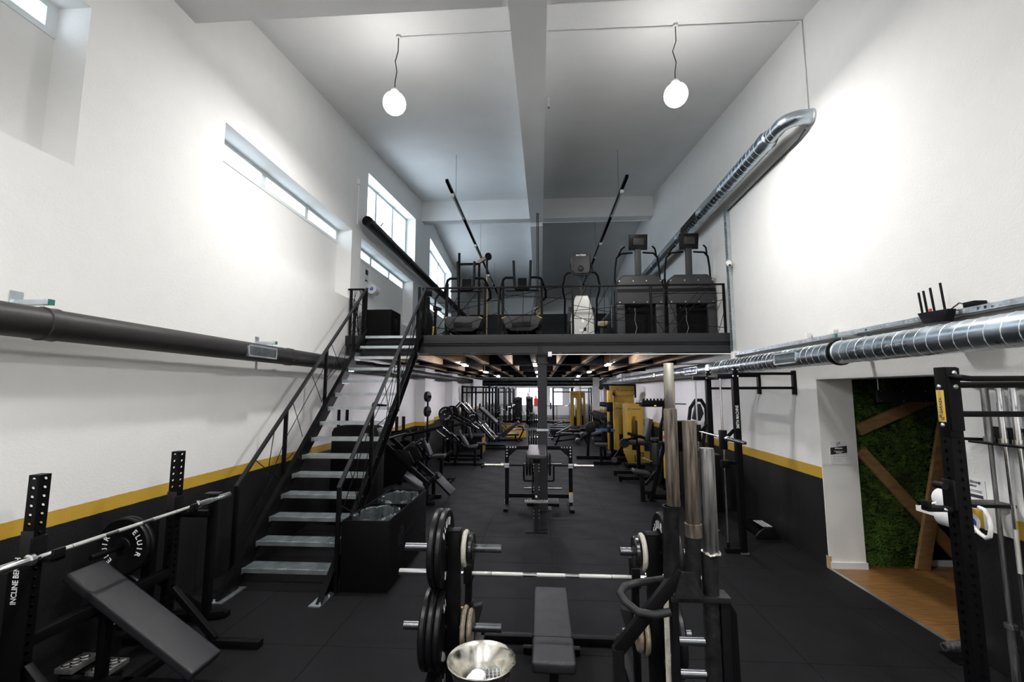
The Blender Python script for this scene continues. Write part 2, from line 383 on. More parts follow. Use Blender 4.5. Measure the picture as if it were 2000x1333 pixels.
# side hall behind the doorway: plank floor, dark walls, hanging moss
hf = struct('hall_floor', G().b(XR, 7.0, DY0-.6, HY+.1, -.16, -.012), 'floor_base')
_pk = []
for i in range(13):
    y0 = DY0-.5 + i*.188
    xs = [XR+.012, XR+.012+random.uniform(.5,1.3), XR+.012+random.uniform(1.6,2.4), 6.9]
    for a, b_ in zip(xs, xs[1:]):
        o = mk('plank', G().b(a+.001, b_-.001, y0+.001, min(y0+.187, HY-.001), -.012, 0), 'plank_wood'); o.parent = hf
struct('wall_hall', G().b(RO, 7.0, HY, HY+.25, -.1, 2.75).b(7.0, 7.2, DY0-.7, HY+.25, -.1, 2.75).b(RO, 7.0, DY0-.75, DY0-.6, -.1, 2.75), 'matte_black')
struct('ceiling_hall', G().b(RO, 7.2, DY0-.75, HY+.25, 2.75, 2.9), 'matte_black')
struct('trim_1', G().b(XR-.02, XR+.014, DY0, DY1, -.004, .006), 'galvanised')
struct('baseboard_hall', G().b(4.60, 7.0, HY-.018, HY, 0, .075).b(XR+.02, RO+.01, DY1-.03, DY1-.012, 0, .075), 'window_frame')
struct('trim_2', G().b(XR-.006, XR+.03, DY1-.014, DY1+.03, 0, .14), 'light_wood')
# far end of the ground floor: bright glazed wall
g = G(); Y = YE
g.b(XL, XR, Y, Y+.3, 0, .85).b(XL, XR, Y, Y+.3, 2.45, 3.1).b(XL, -2.2, Y, Y+.3, .85, 2.45).b(.1, .7, Y, Y+.3, .85, 2.45).b(1.9, 2.4, Y, Y+.3, .85, 2.45).b(3.2, XR, Y, Y+.3, .85, 2.45)
struct('wall_front', g, 'plaster')
for a, b_ in ((-2.2,.1),(.7,1.9),(2.4,3.2)):
    WN[0] += 1; r = thing('window_%d' % WN[0], None, None, ((a+b_)/2, Y+.1, .85)); r['kind'] = 'structure'
    f = G(); f.b(a, b_, Y+.06, Y+.14, .85, .92).b(a, b_, Y+.06, Y+.14, 2.38, 2.45).b(a, a+.07, Y+.06, Y+.14, .92, 2.38).b(b_-.07, b_, Y+.06, Y+.14, .92, 2.38)
    part(r, 'window_frame', f, 'window_frame'); m_ = (a+b_)/2
    if b_-a > 1.5: part(r, 'mullion', G().b(m_-.04, m_+.04, Y+.06, Y+.14, .92, 2.38), 'window_frame')
    part(r, 'mullion', G().b(a+.07, b_-.07, Y+.06, Y+.14, 2.05, 2.11), 'window_frame')
    part(r, 'pane', G().b(a+.07, b_-.07, Y+.09, Y+.096, .92, 2.38), 'window_glass')
struct('ceiling_rear', G().b(XL-.4, RO, 23.2, YE+.3, 2.80, 3.15), 'matte_black')
# ================================================================== MEZZANINE
mz = thing('mezzanine', None, None, (0, 8.45, 2.8)); mz['kind'] = 'structure'; mz['label'] = 'steel and timber mezzanine deck carried on a grey column'
FY = 8.45
part(mz, 'deck_board', G().b(XL, XR, FY+.02, 23.3, 3.08, DECK), 'matte_black')
part(mz, 'fascia_plate', G().b(XL, XR, FY-.06, FY+.02, 3.015, DECK+.005), 'deck_steel', bev=.004)
part(mz, 'edge_beam', G().b(XL, XR, FY, FY+.012, 2.83, 3.02).b(XL, XR, FY-.055, FY+.09, 2.80, 2.817).b(XL, XR, FY-.03, FY+.09, 2.985, 3.012), 'deck_steel')
for x in (-.02, ): part(mz, 'web_stiffener', G().b(x-.006, x+.006, FY-.05, FY, 2.817, 3.0), 'deck_steel')
for y in (11.9, 15.4, 18.9, 22.4):
    part(mz, 'cross_beam', G().b(XL, XR, y-.006, y+.006, 2.80, 3.05).b(XL, XR, y-.07, y+.07, 2.785, 2.80).b(XL, XR, y-.07, y+.07, 3.05, 3.07), 'black_steel')
for y in (10.3, 20.4): part(mz, 'tie_rod', G().cyl((XL, y, 2.72), (XR, y, 2.72), .012, n=8), 'galvanised')
jx = [-3.24 + .615*k for k in range(11)]
_j = {}
for x in jx:
    for ya, yb in ((FY+.1, 11.83), (11.97, 15.33), (15.47, 18.83), (18.97, 22.33)):
        k = round(yb-ya, 2)
        if k not in _j: o = mk('joist', G().b(-.05, .05, 0, yb-ya, 0, .26), 'joist_wood'); _j[k] = o
        else: o = _j[k].copy(); COL.objects.link(o)
        o.parent = mz; o.location = Vector((x, ya, 2.80)) - Vector((0, 8.45, 2.8))
part(mz, 'soffit', G().b(XL, XR, FY+.09, 23.2, 3.06, 3.079), 'matte_black')
part(mz, 'led_strip', G().b(.13, XR-.05, FY-.052, FY-.03, 2.793, 2.80), 'led_strip')
co = part(mz, 'column', G().b(-.066, .106, 8.46, 8.475, 0, 2.8).b(-.066, .106, 8.60, 8.615, 0, 2.8).b(.012, .028, 8.47, 8.61, 0, 2.8), 'deck_steel')
part(mz, 'column_cap', G().b(-.085, .125, 8.44, 8.63, 2.63, 2.655).b(-.085, .125, 8.44, 8.63, 2.775, 2.80).b(-.066, .106, 8.452, 8.46, 2.655, 2.775), 'deck_steel')
part(mz, 'splice_plate', G().b(-.09, .13, 8.448, 8.46, 1.40, 1.44).cyl((-.075,8.44,1.42),(-.075,8.452,1.42),.016).cyl((.115,8.44,1.42),(.115,8.452,1.42),.016), 'galvanised')
part(mz, 'column_foot', G().b(-.13, .17, 8.40, 8.68, 0, .02), 'deck_steel')
# white sensor box on the edge beam
single('motion_sensor', G().b(.13, .20, FY-.10, FY-.056, 2.755, 2.845).cyl((.165,FY-.1,2.775),(.165,FY-.108,2.775),.014), 'white_plastic', 'small white motion sensor box on the mezzanine edge beam', 'sensor', bev=.006)
# ================================================================== DUCTS, LAMPS, SERVICES
def helix(cx, cz, r, y0, y1, pitch, n=14):
    t = int((y1-y0)/pitch*n); pts = [(cx + r*math.cos(2*PI*i/n), y0 + pitch*i/n, cz + r*math.sin(2*PI*i/n)) for i in range(t)]
    return G().tube(pts, .0045, 4)
def duct(name, cx, cz, r, y0, y1, joints, mt, label, spiral=None):
    t = thing(name, label, 'duct', (cx, y0, cz-r))
    ys = [y0] + joints + [y1]
    for a, b_ in zip(ys, ys[1:]): part(t, 'duct_section', G().cyl((cx,a+.002,cz), (cx,b_-.002,cz), r, n=32), mt)
    for y in joints: part(t, 'joint_collar', G().lathe((cx,y-.05,cz), (0,1,0), [(r,0),(r+.008,.004),(r+.004,.05),(r+.008,.096),(r,.10)], 32), mt)
    if spiral: part(t, 'spiral_seam', helix(cx, cz, r, spiral[0], spiral[1], spiral[2]), 'seam_steel')
    return t
def grille(t, cx, cz, r, y0, y1, side, mt='galvanised', tilt=.15):
    """air grille let into the side of a duct, facing side (-1 or 1 along x)"""
    h = r*.62; xf = cx + side*(r+.012)
    g = G().b(min(xf,xf-side*.05), max(xf,xf-side*.05), y0, y1, cz-h, cz-h+.018).b(min(xf,xf-side*.05), max(xf,xf-side*.05), y0, y1, cz+h-.018, cz+h)
    g.b(min(xf,xf-side*.05), max(xf,xf-side*.05), y0, y0+.018, cz-h, cz+h).b(min(xf,xf-side*.05), max(xf,xf-side*.05), y1-.018, y1, cz-h, cz+h)
    q = part(t, 'grille', g, mt, bev=.003)
    part(q, 'grille_back', G().b(min(xf-side*.035,xf-side*.04), max(xf-side*.035,xf-side*.04), y0, y1, cz-h, cz+h), 'matte_black')
    return q, xf, h
# lower left black duct
d = duct('black_air_duct', XL+.22, 2.60, .112, YB+.05, 22.6, [-2.4, 2.98, 6.1, 9.2, 12.3, 15.4, 18.5], 'duct_black', 'long matt black air duct running low along the left white wall')
q, xf, h = grille(d, XL+.22, 2.60, .112, 5.05, 5.62, 1)
for k in range(18): part(q, 'slat', G().b(xf-.03, xf-.002, 5.085+.028*k, 5.09+.028*k, 2.60-h+.018, 2.60+h-.018), 'galvanised')
q, xf, h = grille(d, XL+.22, 2.60, .112, 10.2, 10.7, 1)
# upper left black duct above the mezzanine
d = duct('black_air_duct', XL+.22, 5.56, .105, 8.72, 23.2, [11.6, 14.7, 17.8], 'duct_black', 'black air duct crossing in front of the tall windows above the mezzanine')
part(d, 'end_cap', G().lathe((XL+.22,8.72,5.56), (0,-1,0), [(.107,-.03),(.107,.012),(.1,.016),(0,.016)], 32), 'plastic_black')
part(d, 'damper_handle', G().cyl((XL+.3,9.25,5.65),(XL+.36,9.25,5.72),.012), 'plastic_black')
part(d, 'grille', G().b(XL+.318, XL+.330, 9.0, 9.9, 5.52, 5.60), 'shroud_grey', bev=.003)
# hangers: galvanised channel stubs with green caps
def hanger(x, y, z, side, label, L=.26):
    t = thing('duct_hanger', label, 'bracket', (x, y, z), 'duct hangers')
    xe = x + side*L
    part(t, 'channel', G().b(min(x,xe), max(x,xe), y-.02, y+.02, z, z+.038), 'galvanised', bev=.003)
    part(t, 'wall_plate', G().b(min(x,x+side*.006), max(x,x+side*.006), y-.05, y+.03, z-.03, z+.10), 'galvanised')
    part(t, 'end_cap', G().b(min(xe,xe+side*.006), max(xe,xe+side*.006), y-.021, y+.021, z-.001, z+.039), 'green_cap', label='green plastic end cap')
    part(t, 'hanger_rod', G().cyl((xe-side*.05,y,z+.05),(xe-side*.05,y,z-.05),.004,n=6), 'galvanised')
hanger(XL, 2.96, 2.735, 1, 'galvanised duct hanger with green cap at the left edge above the black duct')
hanger(XL, 5.72, 2.735, 1, 'galvanised duct hanger with green cap beside the grille of the black duct')
hanger(XR, 5.05, 2.70, -1, 'galvanised duct hanger with green cap above the silver duct', .3)
# lower right galvanised spiral duct with its elbow and cross run at the far end
CX, CZ, R = XR-.30, 2.535, .118
d = duct('spiral_air_duct', CX, CZ, R, YB+.05, 24.0, [-1.5, 5.02, 8.05, 10.6, 13.4, 16.4, 20.0], 'duct_steel', 'galvanised spiral air duct running along the right wall over the doorway', (1.6, 23.8, .118))
part(d, 'clamp_ring', G().lathe((CX,5.0,CZ), (0,1,0), [(R,0),(R+.02,0),(R+.02,.03),(R,.03)], 32), 'black_steel')
q, xf, h = grille(d, CX, CZ, R, 5.62, 6.14, -1)
for k in range(7): part(q, 'slat', G().c((xf+.014,5.88,CZ-h+.03+k*.0145), (.028,.49,.004), (0,.5,0)), 'galvanised')
q, xf, h = grille(d, CX, CZ, R, 9.1, 9.9, -1)
el = [(CX,24.0,CZ),(CX-.04,24.14,CZ),(CX-.12,24.24,CZ),(CX-.25,24.30,CZ),(XL+.6,24.30,CZ)]
part(d, 'cross_run', G().tube(el, R+.03, 24), 'peg_steel')
for y in (8.05, 12.0, 16.4): part(d, 'damper_plate', G().c((CX-R-.004, y+.5, CZ+.02), (.012,.16,.11)), 'galvanised')
# upper right galvanised duct ending in a wall elbow
CX2, CZ2 = XR-.29, 5.60
d = thing('spiral_air_duct', 'galvanised spiral air duct high on the right wall bending into the wall', 'duct', (CX2, 5.2, 5.45))
part(d, 'duct_section', G().cyl((CX2,6.3,CZ2),(CX2,23.2,CZ2), .125, n=32), 'duct_steel')
part(d, 'spiral_seam', helix(CX2, CZ2, .125, 6.3, 23.0, .125), 'seam_steel')
part(d, 'reducer', G().lathe((CX2,6.12,CZ2), (0,1,0), [(.095,0),(.112,.02),(.108,.05),(.13,.09),(.128,.16),(.125,.20)], 32), 'duct_steel')
el = [(CX2,6.15,CZ2),(CX2,5.88,CZ2)] + [(CX2+.2*(1-math.cos(a)), 5.88-.2*math.sin(a), CZ2) for a in (.3,.6,.9,1.2,PI/2)] + [(XR-.01,5.68,CZ2)]
part(d, 'elbow', G().tube(el, .092, 24), 'duct_steel')
part(d, 'spiral_seam', helix(CX2, CZ2, .092, 5.89, 6.12, .12), 'seam_steel')
part(d, 'wall_flange', G().lathe((XR-.03,5.68,CZ2), (1,0,0), [(.092,0),(.102,.005),(.102,.03)], 24), 'galvanised')
for y in (8.1, 10.6, 12.9): part(d, 'grille', G().c((CX2-.125,y,CZ2-.02), (.02,.8,.11), (0,.1,0)), 'galvanised')
part(d, 'grille', G().c((CX2-.125,9.3,CZ2-.02), (.02,.9,.11), (0,.1,0)), 'plastic_black')
single('supply_cable', G().tube([(XR-.05,5.75,5.47),(XR-.03,5.95,5.44),(XR-.02,8.3,5.42)], .012, 6), 'cable_black', 'black cable clipped to the wall under the upper silver duct', 'cable')
# perforated cable trays
def tray_h(y0, y1, x, z, w=.10, h=.05):
    g = G().b(x-w, x, y0, y1, z, z+.004).b(x-w, x-w+.004, y0, y1, z, z+.014).b(x-w, x-w+.004, y0, y1, z+h-.012, z+h)
    y = y0
    while y < y1-.05: g.b(x-w, x-w+.004, y, min(y1,y+.032), z+.014, z+h-.012); y += .058
    g.b(x-.004, x, y0, y1, z, z+h); return g
single('cable_tray', tray_h(.5, 8.26, XR-.002, 2.735), 'galvanised', 'perforated galvanised cable tray on the right wall above the silver duct', 'cable tray')
g = G().b(XR-.06, XR-.002, 8.27, 8.28, 2.82, 5.5).b(XR-.006, XR-.002, 8.28, 8.37, 2.82, 5.5).b(XR-.06, XR-.002, 8.37, 8.374, 2.82, 5.5)
z = 2.82
while z < 5.45: g.b(XR-.062, XR-.06, 8.28, 8.33, z, z+.03); z += .06
g.b(XR-.062, XR-.06, 8.262, 8.28, 2.82, 5.5)
single('cable_tray', g, 'galvanised', 'upright perforated cable tray at the right end of the mezzanine', 'cable tray')
t = thing('security_camera', 'small white dome security camera on the upright cable tray', 'camera', (XR-.08, 8.2, 4.33))
part(t, 'mount', G().cyl((XR-.08,8.26,4.42),(XR-.08,8.2,4.42),.05,n=18), 'white_plastic', bev=.006)
part(t, 'dome', G().sphere((XR-.09,8.17,4.38), .048, 18, 10), 'white_plastic'); part(t, 'lens', G().cyl((XR-.095,8.14,4.36),(XR-.10,8.118,4.352),.018), 'camera_lens')
# router with four aerials
t = thing('router', 'black wireless router with four upright aerials on the cable tray', 'router', (XR-.12, 4.0, 2.70))
part(t, 'housing', G().prism([(3.83,2.79),(4.13,2.80),(4.08,2.70),(3.87,2.69)], 'x', XR-.19, XR-.12), 'plastic_black', bev=.006)
for y, z1 in ((4.12,2.985), (4.07,2.99), (4.0,3.0), (3.90,3.02)): part(t, 'aerial', G().bar((XR-.15,y,2.78),(XR-.16,y+.01,z1),.011,.017), 'plastic_black', bev=.003)
part(t, 'plug_red', G().b(XR-.16,XR-.145,4.03,4.045,2.80,2.825), 'red_plastic', label='red network plug')
t = thing('junction_box', 'black box clipped to the cable tray behind the router', 'box', (XR-.05, 3.74, 2.78)); part(t, 'body', G().b(XR-.10,XR-.005,3.70,3.80,2.787,2.83), 'plastic_black', bev=.005); part(t, 'cable', G().tube([(XR-.06,3.8,2.81),(XR-.07,3.86,2.84),(XR-.1,3.9,2.80)],.006,6), 'cable_black')
single('access_box', G().b(XR-.075,XR-.02,5.98,6.03,2.74,2.87), 'white_plastic', 'slim cream upright box standing on the right cable tray', 'box', bev=.004)
single('access_box', G().b(XR-.08,XR-.02,5.45,5.55,2.74,2.84), 'white_plastic', 'wider white box standing on the right cable tray nearer the doorway', 'box', bev=.004)
single('junction_box', G().b(XR-.12,XR-.01,8.1,8.24,2.68,2.82), 'white_plastic', 'white junction box at the foot of the upright cable tray', 'box', bev=.006)
# pendants
def pendant(x, y, z, label):
    zt_ = zc(y) - .002
    t = thing('pendant_lamp', label, 'lamp', (x, y, z-.16), 'pendant lamps hanging from the roof')
    part(t, 'ceiling_rose', G().cyl((x+.03,y,zt_+.02),(x+.03,y,zt_-.035),.035,n=16), 'white_plastic')
    part(t, 'cord', G().tube([(x+.03,y,zt_),(x+.03,y,z+.75),(x-.012,y+.02,z+.62),(x+.02,y,z+.45),(x,y,z+.30),(x,y,z+.12)], .007, 6), 'cable_black')
    part(t, 'lamp_cap', G().lathe((x,y,z+.12), (0,0,1), [(.06,0),(.055,.05),(.03,.08),(.012,.09),(0,.09)], 24), 'white_plastic')
    part(t, 'lamp_globe', G().sphere((x,y,z-.01), .15, 28, 16), 'lamp_dome')
    l = bpy.data.lights.new('downlight', 'AREA'); l.shape = 'DISK'; l.size = .24; l.energy = LAMPW; l.color = (1.0,.975,.945)
    o = bpy.data.objects.new('downlight', l); COL.objects.link(o); o.location = (x,y,z-.168)
pendant(-1.945, 5.63, 5.99, 'glowing pendant lamp on a cord above the staircase')
pendant(1.78, 5.675, 5.98, 'glowing pendant lamp on a cord nearer the right wall')
for y, z, w_ in ((.3, 4.85, 'just'), (-3.9, 4.4, 'far')):
    pendant(-1.945, y, z, 'glowing pendant lamp %s behind the viewer on the left' % w_); pendant(1.78, y, z, 'glowing pendant lamp %s behind the viewer on the right' % w_)
# conduits on the roof
def ctube(pts, label, r=.012): single('conduit', G().tube(pts, r, 8), 'ceiling_paint', label, 'conduit', 'roof conduits')
zz = zc(5.65)-.014
ctube([(-1.9,5.65,zz),(-.36,5.65,zz)], 'thin white conduit along the roof from the left pendant lamp to the centre beam')
ctube([(.13,5.69,zz),(XR-.03,5.72,zz),(XR-.015,5.72,zz-.04),(XR-.015,5.72,5.72)], 'thin white conduit along the roof and down the right wall to the silver duct')
ctube([(-2.2,14.0,7.445),(XR-.02,14.0,7.445)], 'thin white conduit under the ridge beam over the mezzanine', .014)
ctube([(XL+.012,8.72,5.5),(XL+.012,8.72,6.1),(XL+.012,8.72,6.35)], 'thin white conduit on the left wall beside the tall window')
single('socket_box', G().b(XL,XL+.05,8.66,8.78,6.33,6.45).cyl((XL+.03,8.72,6.33),(XL+.03,8.72,6.28),.015), 'white_plastic', 'small white sensor box high on the left wall beside the tall window', 'sensor', bev=.008)
single('beam_clip', G().c((.14,6.3,zc(6.3)-.72),(.03,.06,.14)), 'galvanised', 'small metal clip on the side of the centre roof beam', 'bracket')
# suspended tube-light rails over the mezzanine
def lightrail(x, z, label):
    t = thing('light_rail', label, 'lamp', (x, 14, z), 'suspended tube light rails')
    part(t, 'rail', G().b(x-.03,x-.026,8.9,20.5,z,z+.055).b(x+.026,x+.03,8.9,20.5,z,z+.055).b(x-.03,x+.03,8.9,20.5,z+.053,z+.056), 'black_steel')
    for y in (9.5, 13.0, 16.5):
        q = part(t, 'tube_lamp', G().cyl((x,y+.04,z-.03),(x,y+1.35,z-.03),.028,n=14), 'tube_glass')
        part(q, 'end_cap', G().b(x-.036,x+.036,y-.04,y+.04,z-.07,z+.0), 'white_plastic', bev=.006); part(q, 'end_cap', G().b(x-.03,x+.03,y+1.35,y+1.39,z-.06,z+.0), 'galvanised', bev=.004)
        part(q, 'tube_core', G().cyl((x,y+.05,z-.03),(x,y+1.34,z-.03),.009,n=8), 'white_plastic')
    for y in (9.9, 14.2, 18.6): part(t, 'hanger_wire', G().cyl((x,y,z+.05),(x,y,zc(y)-.001),.004,n=6), 'cable_black')
lightrail(-1.92, 6.44, 'long dark tube light rail hanging over the left half of the mezzanine')
lightrail(1.76, 6.42, 'long dark tube light rail hanging over the right half of the mezzanine')
# batten lights under the mezzanine; fifth row onward added to brighten the back
bt = None
for i, y in enumerate((11.0, 15.3, 19.8, 25.2, 29.0, 33.5, 37.5)):
    for x, side in ((-1.86,'left'), (-.14,'middle'), (1.6,'right')):
        zt_ = 2.80 if y < 23 else 3.0
        lab = '%s batten light glowing under the mezzanine in the %s row' % (side, ['nearest','second','third','fourth','fifth','sixth','added last'][i])
        if bt is None:
            bt = thing('batten_light', lab, 'lamp', (x, y, 2.74), 'batten lights under the deck', world=False)
            part(bt, 'housing', G().b(-.06,.06,-.34,.34,.03,.06), 'grey_steel', bev=.004); part(bt, 'diffuser', G().b(-.045,.045,-.30,.30,-.005,.03), 'tube_light', bev=.012)
            part(bt, 'hanger', G().b(-.015,.015,-.36,-.34,.0,.225), 'galvanised')
        else: dup(bt, (x, y, 2.74 if y < 23 else 2.58), 0, lab)
# ================================================================== STAIRCASE
RISE, GO, Y0 = .2097, .2321, 4.77
st = thing('staircase', 'steep black steel staircase with galvanised grating treads up to the mezzanine', 'staircase', (-2.76, 4.7, 0))
for xs_, s_ in ((-3.275, 1), (-2.255, -1)):
    m = RISE/GO; poly = [(4.66,0.012),(4.95,0.012),(8.39,m*(8.39-4.95)),(8.39,3.17)]; poly[3] = (8.39, min(m*(8.39-4.66), 3.3))
    sg = part(st, 'stringer', G().prism(poly, 'x', xs_-.006, xs_+.006), 'black_steel')
    for a, b_ in (((4.66,.012),(8.39,poly[3][1])), ((4.95,.012),(8.39,poly[2][1]))):
        part(sg, 'flange', G().bar((xs_-s_*.028,a[0],a[1]),(xs_-s_*.028,b_[0],b_[1]),.06,.01,(0,-.67,.74)), 'black_steel')
    part(sg, 'foot_plate', G().b(xs_-.06,xs_+.06,4.62,5.02,0,.012), 'galvanised')
    for yy in (4.66, 4.86, 4.98): part(sg, 'bolt', G().cyl((xs_-s_*.04,yy,.012),(xs_-s_*.04,yy,.03),.012,n=8), 'galvanised')
tr = None
for n in range(1, 16):
    y, z = Y0+GO*n-.02, RISE*n
    if tr is None:
        g = G(); x0, x1 = -3.262, -2.268
        g.b(x0,x1,0,.006,-.042,-.004).b(x0,x1,.225,.231,-.034,0).b(x0,x0+.005,0,.231,-.06,0).b(x1-.005,x1,0,.231,-.06,0)
        g.b(x0,x1,0,.028,-.006,.001)
        for k in range(1, 30): xx = x0 + (x1-x0)*k/30; g.b(xx-.0015,xx+.0015,.028,.225,-.028,0)
        for k in range(1, 9): yy = .028 + .197*k/9; g.b(x0,x1,yy-.0015,yy+.0015,-.010,-.001)
        for k in range(48): xx = x0 + (x1-x0)*(k+.5)/48; g.b(xx-.006,xx+.006,.006,.022,.001,.006)
        tr = mk('tread', g, 'galvanised'); tr.parent = st; o = tr
    else: o = tr.copy(); COL.objects.link(o); o.parent = st
    o.location = Vector((0, y, z)) - Vector((-2.76, 4.7, 0))
    for xx in (-2.249, ):
        part(st, 'bolt', G().cyl((xx,y+.06,z-.02),(xx+.014,y+.06,z-.02),.011,n=8), 'galvanised')
def rod_panel(root, A, B, C_, D, n, seed, r=.005):
    """thin criss-cross rods inside the quad A B C D (bottom-left, bottom-right, top-right, top-left)"""
    rr = random.Random(seed); A, B, C_, D = map(Vector, (A,B,C_,D))
    E_ = [(A,B),(B,C_),(C_,D),(D,A)]
    for k in range(n):
        i = k % 4; j = (i + (2 if k % 3 else 1)) % 4
        p = E_[i][0].lerp(E_[i][1], rr.uniform(.08,.92)); q = E_[j][0].lerp(E_[j][1], rr.uniform(.08,.92))
        part(root, 'rod', G().cyl(p, q, r, n=6), 'black_steel')
for x, s_ in ((-3.345, 'left'), (-2.19, 'right')):
    hr = .0
    za = lambda y: 1.10 + (y-4.95)*(4.085-1.10)/(8.42-4.95)
    zb = lambda y: (y-4.75)*RISE/GO
    hd = part(st, 'handrail', G().bar((x,4.93,za(4.93)),(x,8.44,za(8.44)),.045,.03,(0,-.65,.76)), 'grey_steel', bev=.004)
    py = [4.95, 5.85, 6.9, 7.9, 8.42]
    for k, y in enumerate(py):
        part(st, 'post', G().b(x-.022,x+.022,y-.018,y+.018,(0 if k == 0 else max(0,zb(y)-.12)), za(y)-.008), 'black_steel', bev=.003)
    for k, (a, b_) in enumerate(zip(py, py[1:])):
        rod_panel(st, (x,a,zb(a)+.10), (x,b_,zb(b_)+.10), (x,b_,za(b_)), (x,a,za(a)), 5, 11+k+(40 if s_ == 'left' else 0))
# mezzanine balustrade
rl = thing('balustrade', 'black steel balustrade with criss-cross rods along the mezzanine edge', 'railing', (.6, FY, DECK))
RT = 4.085
part(rl, 'top_rail', G().b(-2.26, XR-.08, FY-.02, FY+.02, RT-.015, RT+.015), 'black_steel', bev=.004)
px_ = [-2.24, -.79, .60, 2.04, XR-.1]
for x in px_: part(rl, 'post', G().b(x-.02, x+.02, FY-.02, FY+.02, DECK, RT), 'black_steel', bev=.003)
part(rl, 'post', G().b(-2.34, -2.29, FY-.02, FY+.03, 2.9, RT+.03), 'black_steel', bev=.003)
for k, (a, b_) in enumerate(zip(px_, px_[1:])):
    rod_panel(rl, (a,FY,DECK+.02), (b_,FY,DECK+.02), (b_,FY,RT), (a,FY,RT), 9, 100+k, .0055)
rl = thing('balustrade', 'short black balustrade with criss-cross rods left of the stair head', 'railing', (-3.55, FY, DECK))
part(rl, 'top_rail', G().b(XL, -3.40, FY-.02, FY+.02, RT-.015, RT+.015), 'black_steel')
for x in (-3.655, -3.41): part(rl, 'post', G().b(x-.02, x+.02, FY-.02, FY+.02, DECK, RT), 'black_steel', bev=.003)
rod_panel(rl, (-3.65,FY,DECK+.02), (-3.42,FY,DECK+.02), (-3.42,FY,RT), (-3.65,FY,RT), 10, 31)
# ================================================================== BIN BOX beside the stair
def logo(size):
    """bracket mark: an open square with a slanted stroke inside"""
    g = G(); t = size*.12; a = size/2
    for pts in ([(-a,-a),(-a,a*.45),(-a+t,a*.45),(-a+t,-a+t),(a*.2,-a+t),(a*.2,-a)], [(a,a),(a,-a*.45),(a-t,-a*.45),(a-t,a-t),(-a*.2,a-t),(-a*.2,a)],
                [(-.45*a,-.5*a),(-.45*a,.05*a),(.15*a,.55*a),(.45*a,.55*a),(.45*a,.1*a),(.2*a,.1*a),(.2*a,.25*a),(-.2*a,-.1*a),(-.2*a,-.5*a)]):
        g.prism(pts, 'z', -.0008, .0008)
    return g
t = thing('bin_box', 'long black open-topped waste box for two bins beside the staircase', 'bin', (-1.92, 5.78, 0))
x0, x1, y0, y1, zt_ = -2.16, -1.64, 4.98, 6.58, .735
part(t, 'end_panel', G().b(x0,x1,y0,y0+.018,0,zt_), 'black_steel', bev=.002); part(t, 'end_panel', G().b(x0,x1,y1-.018,y1,0,zt_), 'black_steel', bev=.002)
part(t, 'side_panel', G().b(x0,x0+.018,y0+.018,y1-.018,0,zt_), 'black_steel', bev=.002)
sp = part(t, 'side_panel', G().b(x1-.018,x1,y0+.018,y1-.018,0,zt_), 'black_steel', bev=.002)
part(t, 'divider', G().b(x0+.018,x1-.018,5.77,5.79,.05,zt_-.01), 'black_steel'); part(t, 'base_panel', G().b(x0+.018,x1-.018,y0+.018,y1-.018,.005,.02), 'matte_black')
g = put(logo(.19), G(), frame_mat((x1+.001,5.42,.46), (0,1,0), (0,0,1))); put(text_geo('GARAZA', .10), g, frame_mat((x1+.001,5.86,.46), (0,1,0), (0,0,1)))
part(sp, 'printed_logo', g, 'grey_steel')
for k, yc in enumerate((5.375, 6.19)):
    rr = random.Random(k); n = 40; g = G(); rings = []
    prof = [(.255,.50,.0),(.262,.705,.010),(.250,.728,.014),(.236,.715,.014),(.222,.62,.022),(.205,.40,.03),(.18,.08,.02)]
    for r, z, j in prof:
        rings.append(len(g.v))
        for i in range(n):
            a = 2*PI*i/n; q = rr.uniform(-1,1)*j + (.014*math.sin(9*a+k) if z > .7 else 0); g.v.append((-1.912+(r+q)*math.cos(a)*.98, yc+(r+q)*math.sin(a)*1.28, z+rr.uniform(-1,1)*j*.8))
    for A, B in zip(rings, rings[1:]):
        for i in range(n): g.f.append((A+i, A+(i+1) % n, B+(i+1) % n, B+i))
    g.f.append(tuple(rings[-1]+i for i in range(n)))
    b_ = thing('waste_bin', ['bin with crumpled translucent liner in the front half of the black waste box', 'bin with crumpled translucent liner in the rear half of the black waste box'][k], 'bin', (-1.912, yc, .02), 'lined bins in the waste box')
    part(b_, 'bin_liner', g, 'bag_film', smooth=30); part(b_, 'bin_drum', G().lathe((-1.912,yc,.02), (0,0,1), [(0,0),(.17,0),(.19,.45),(.185,.45),(.165,.01)], 24), 'plastic_black')
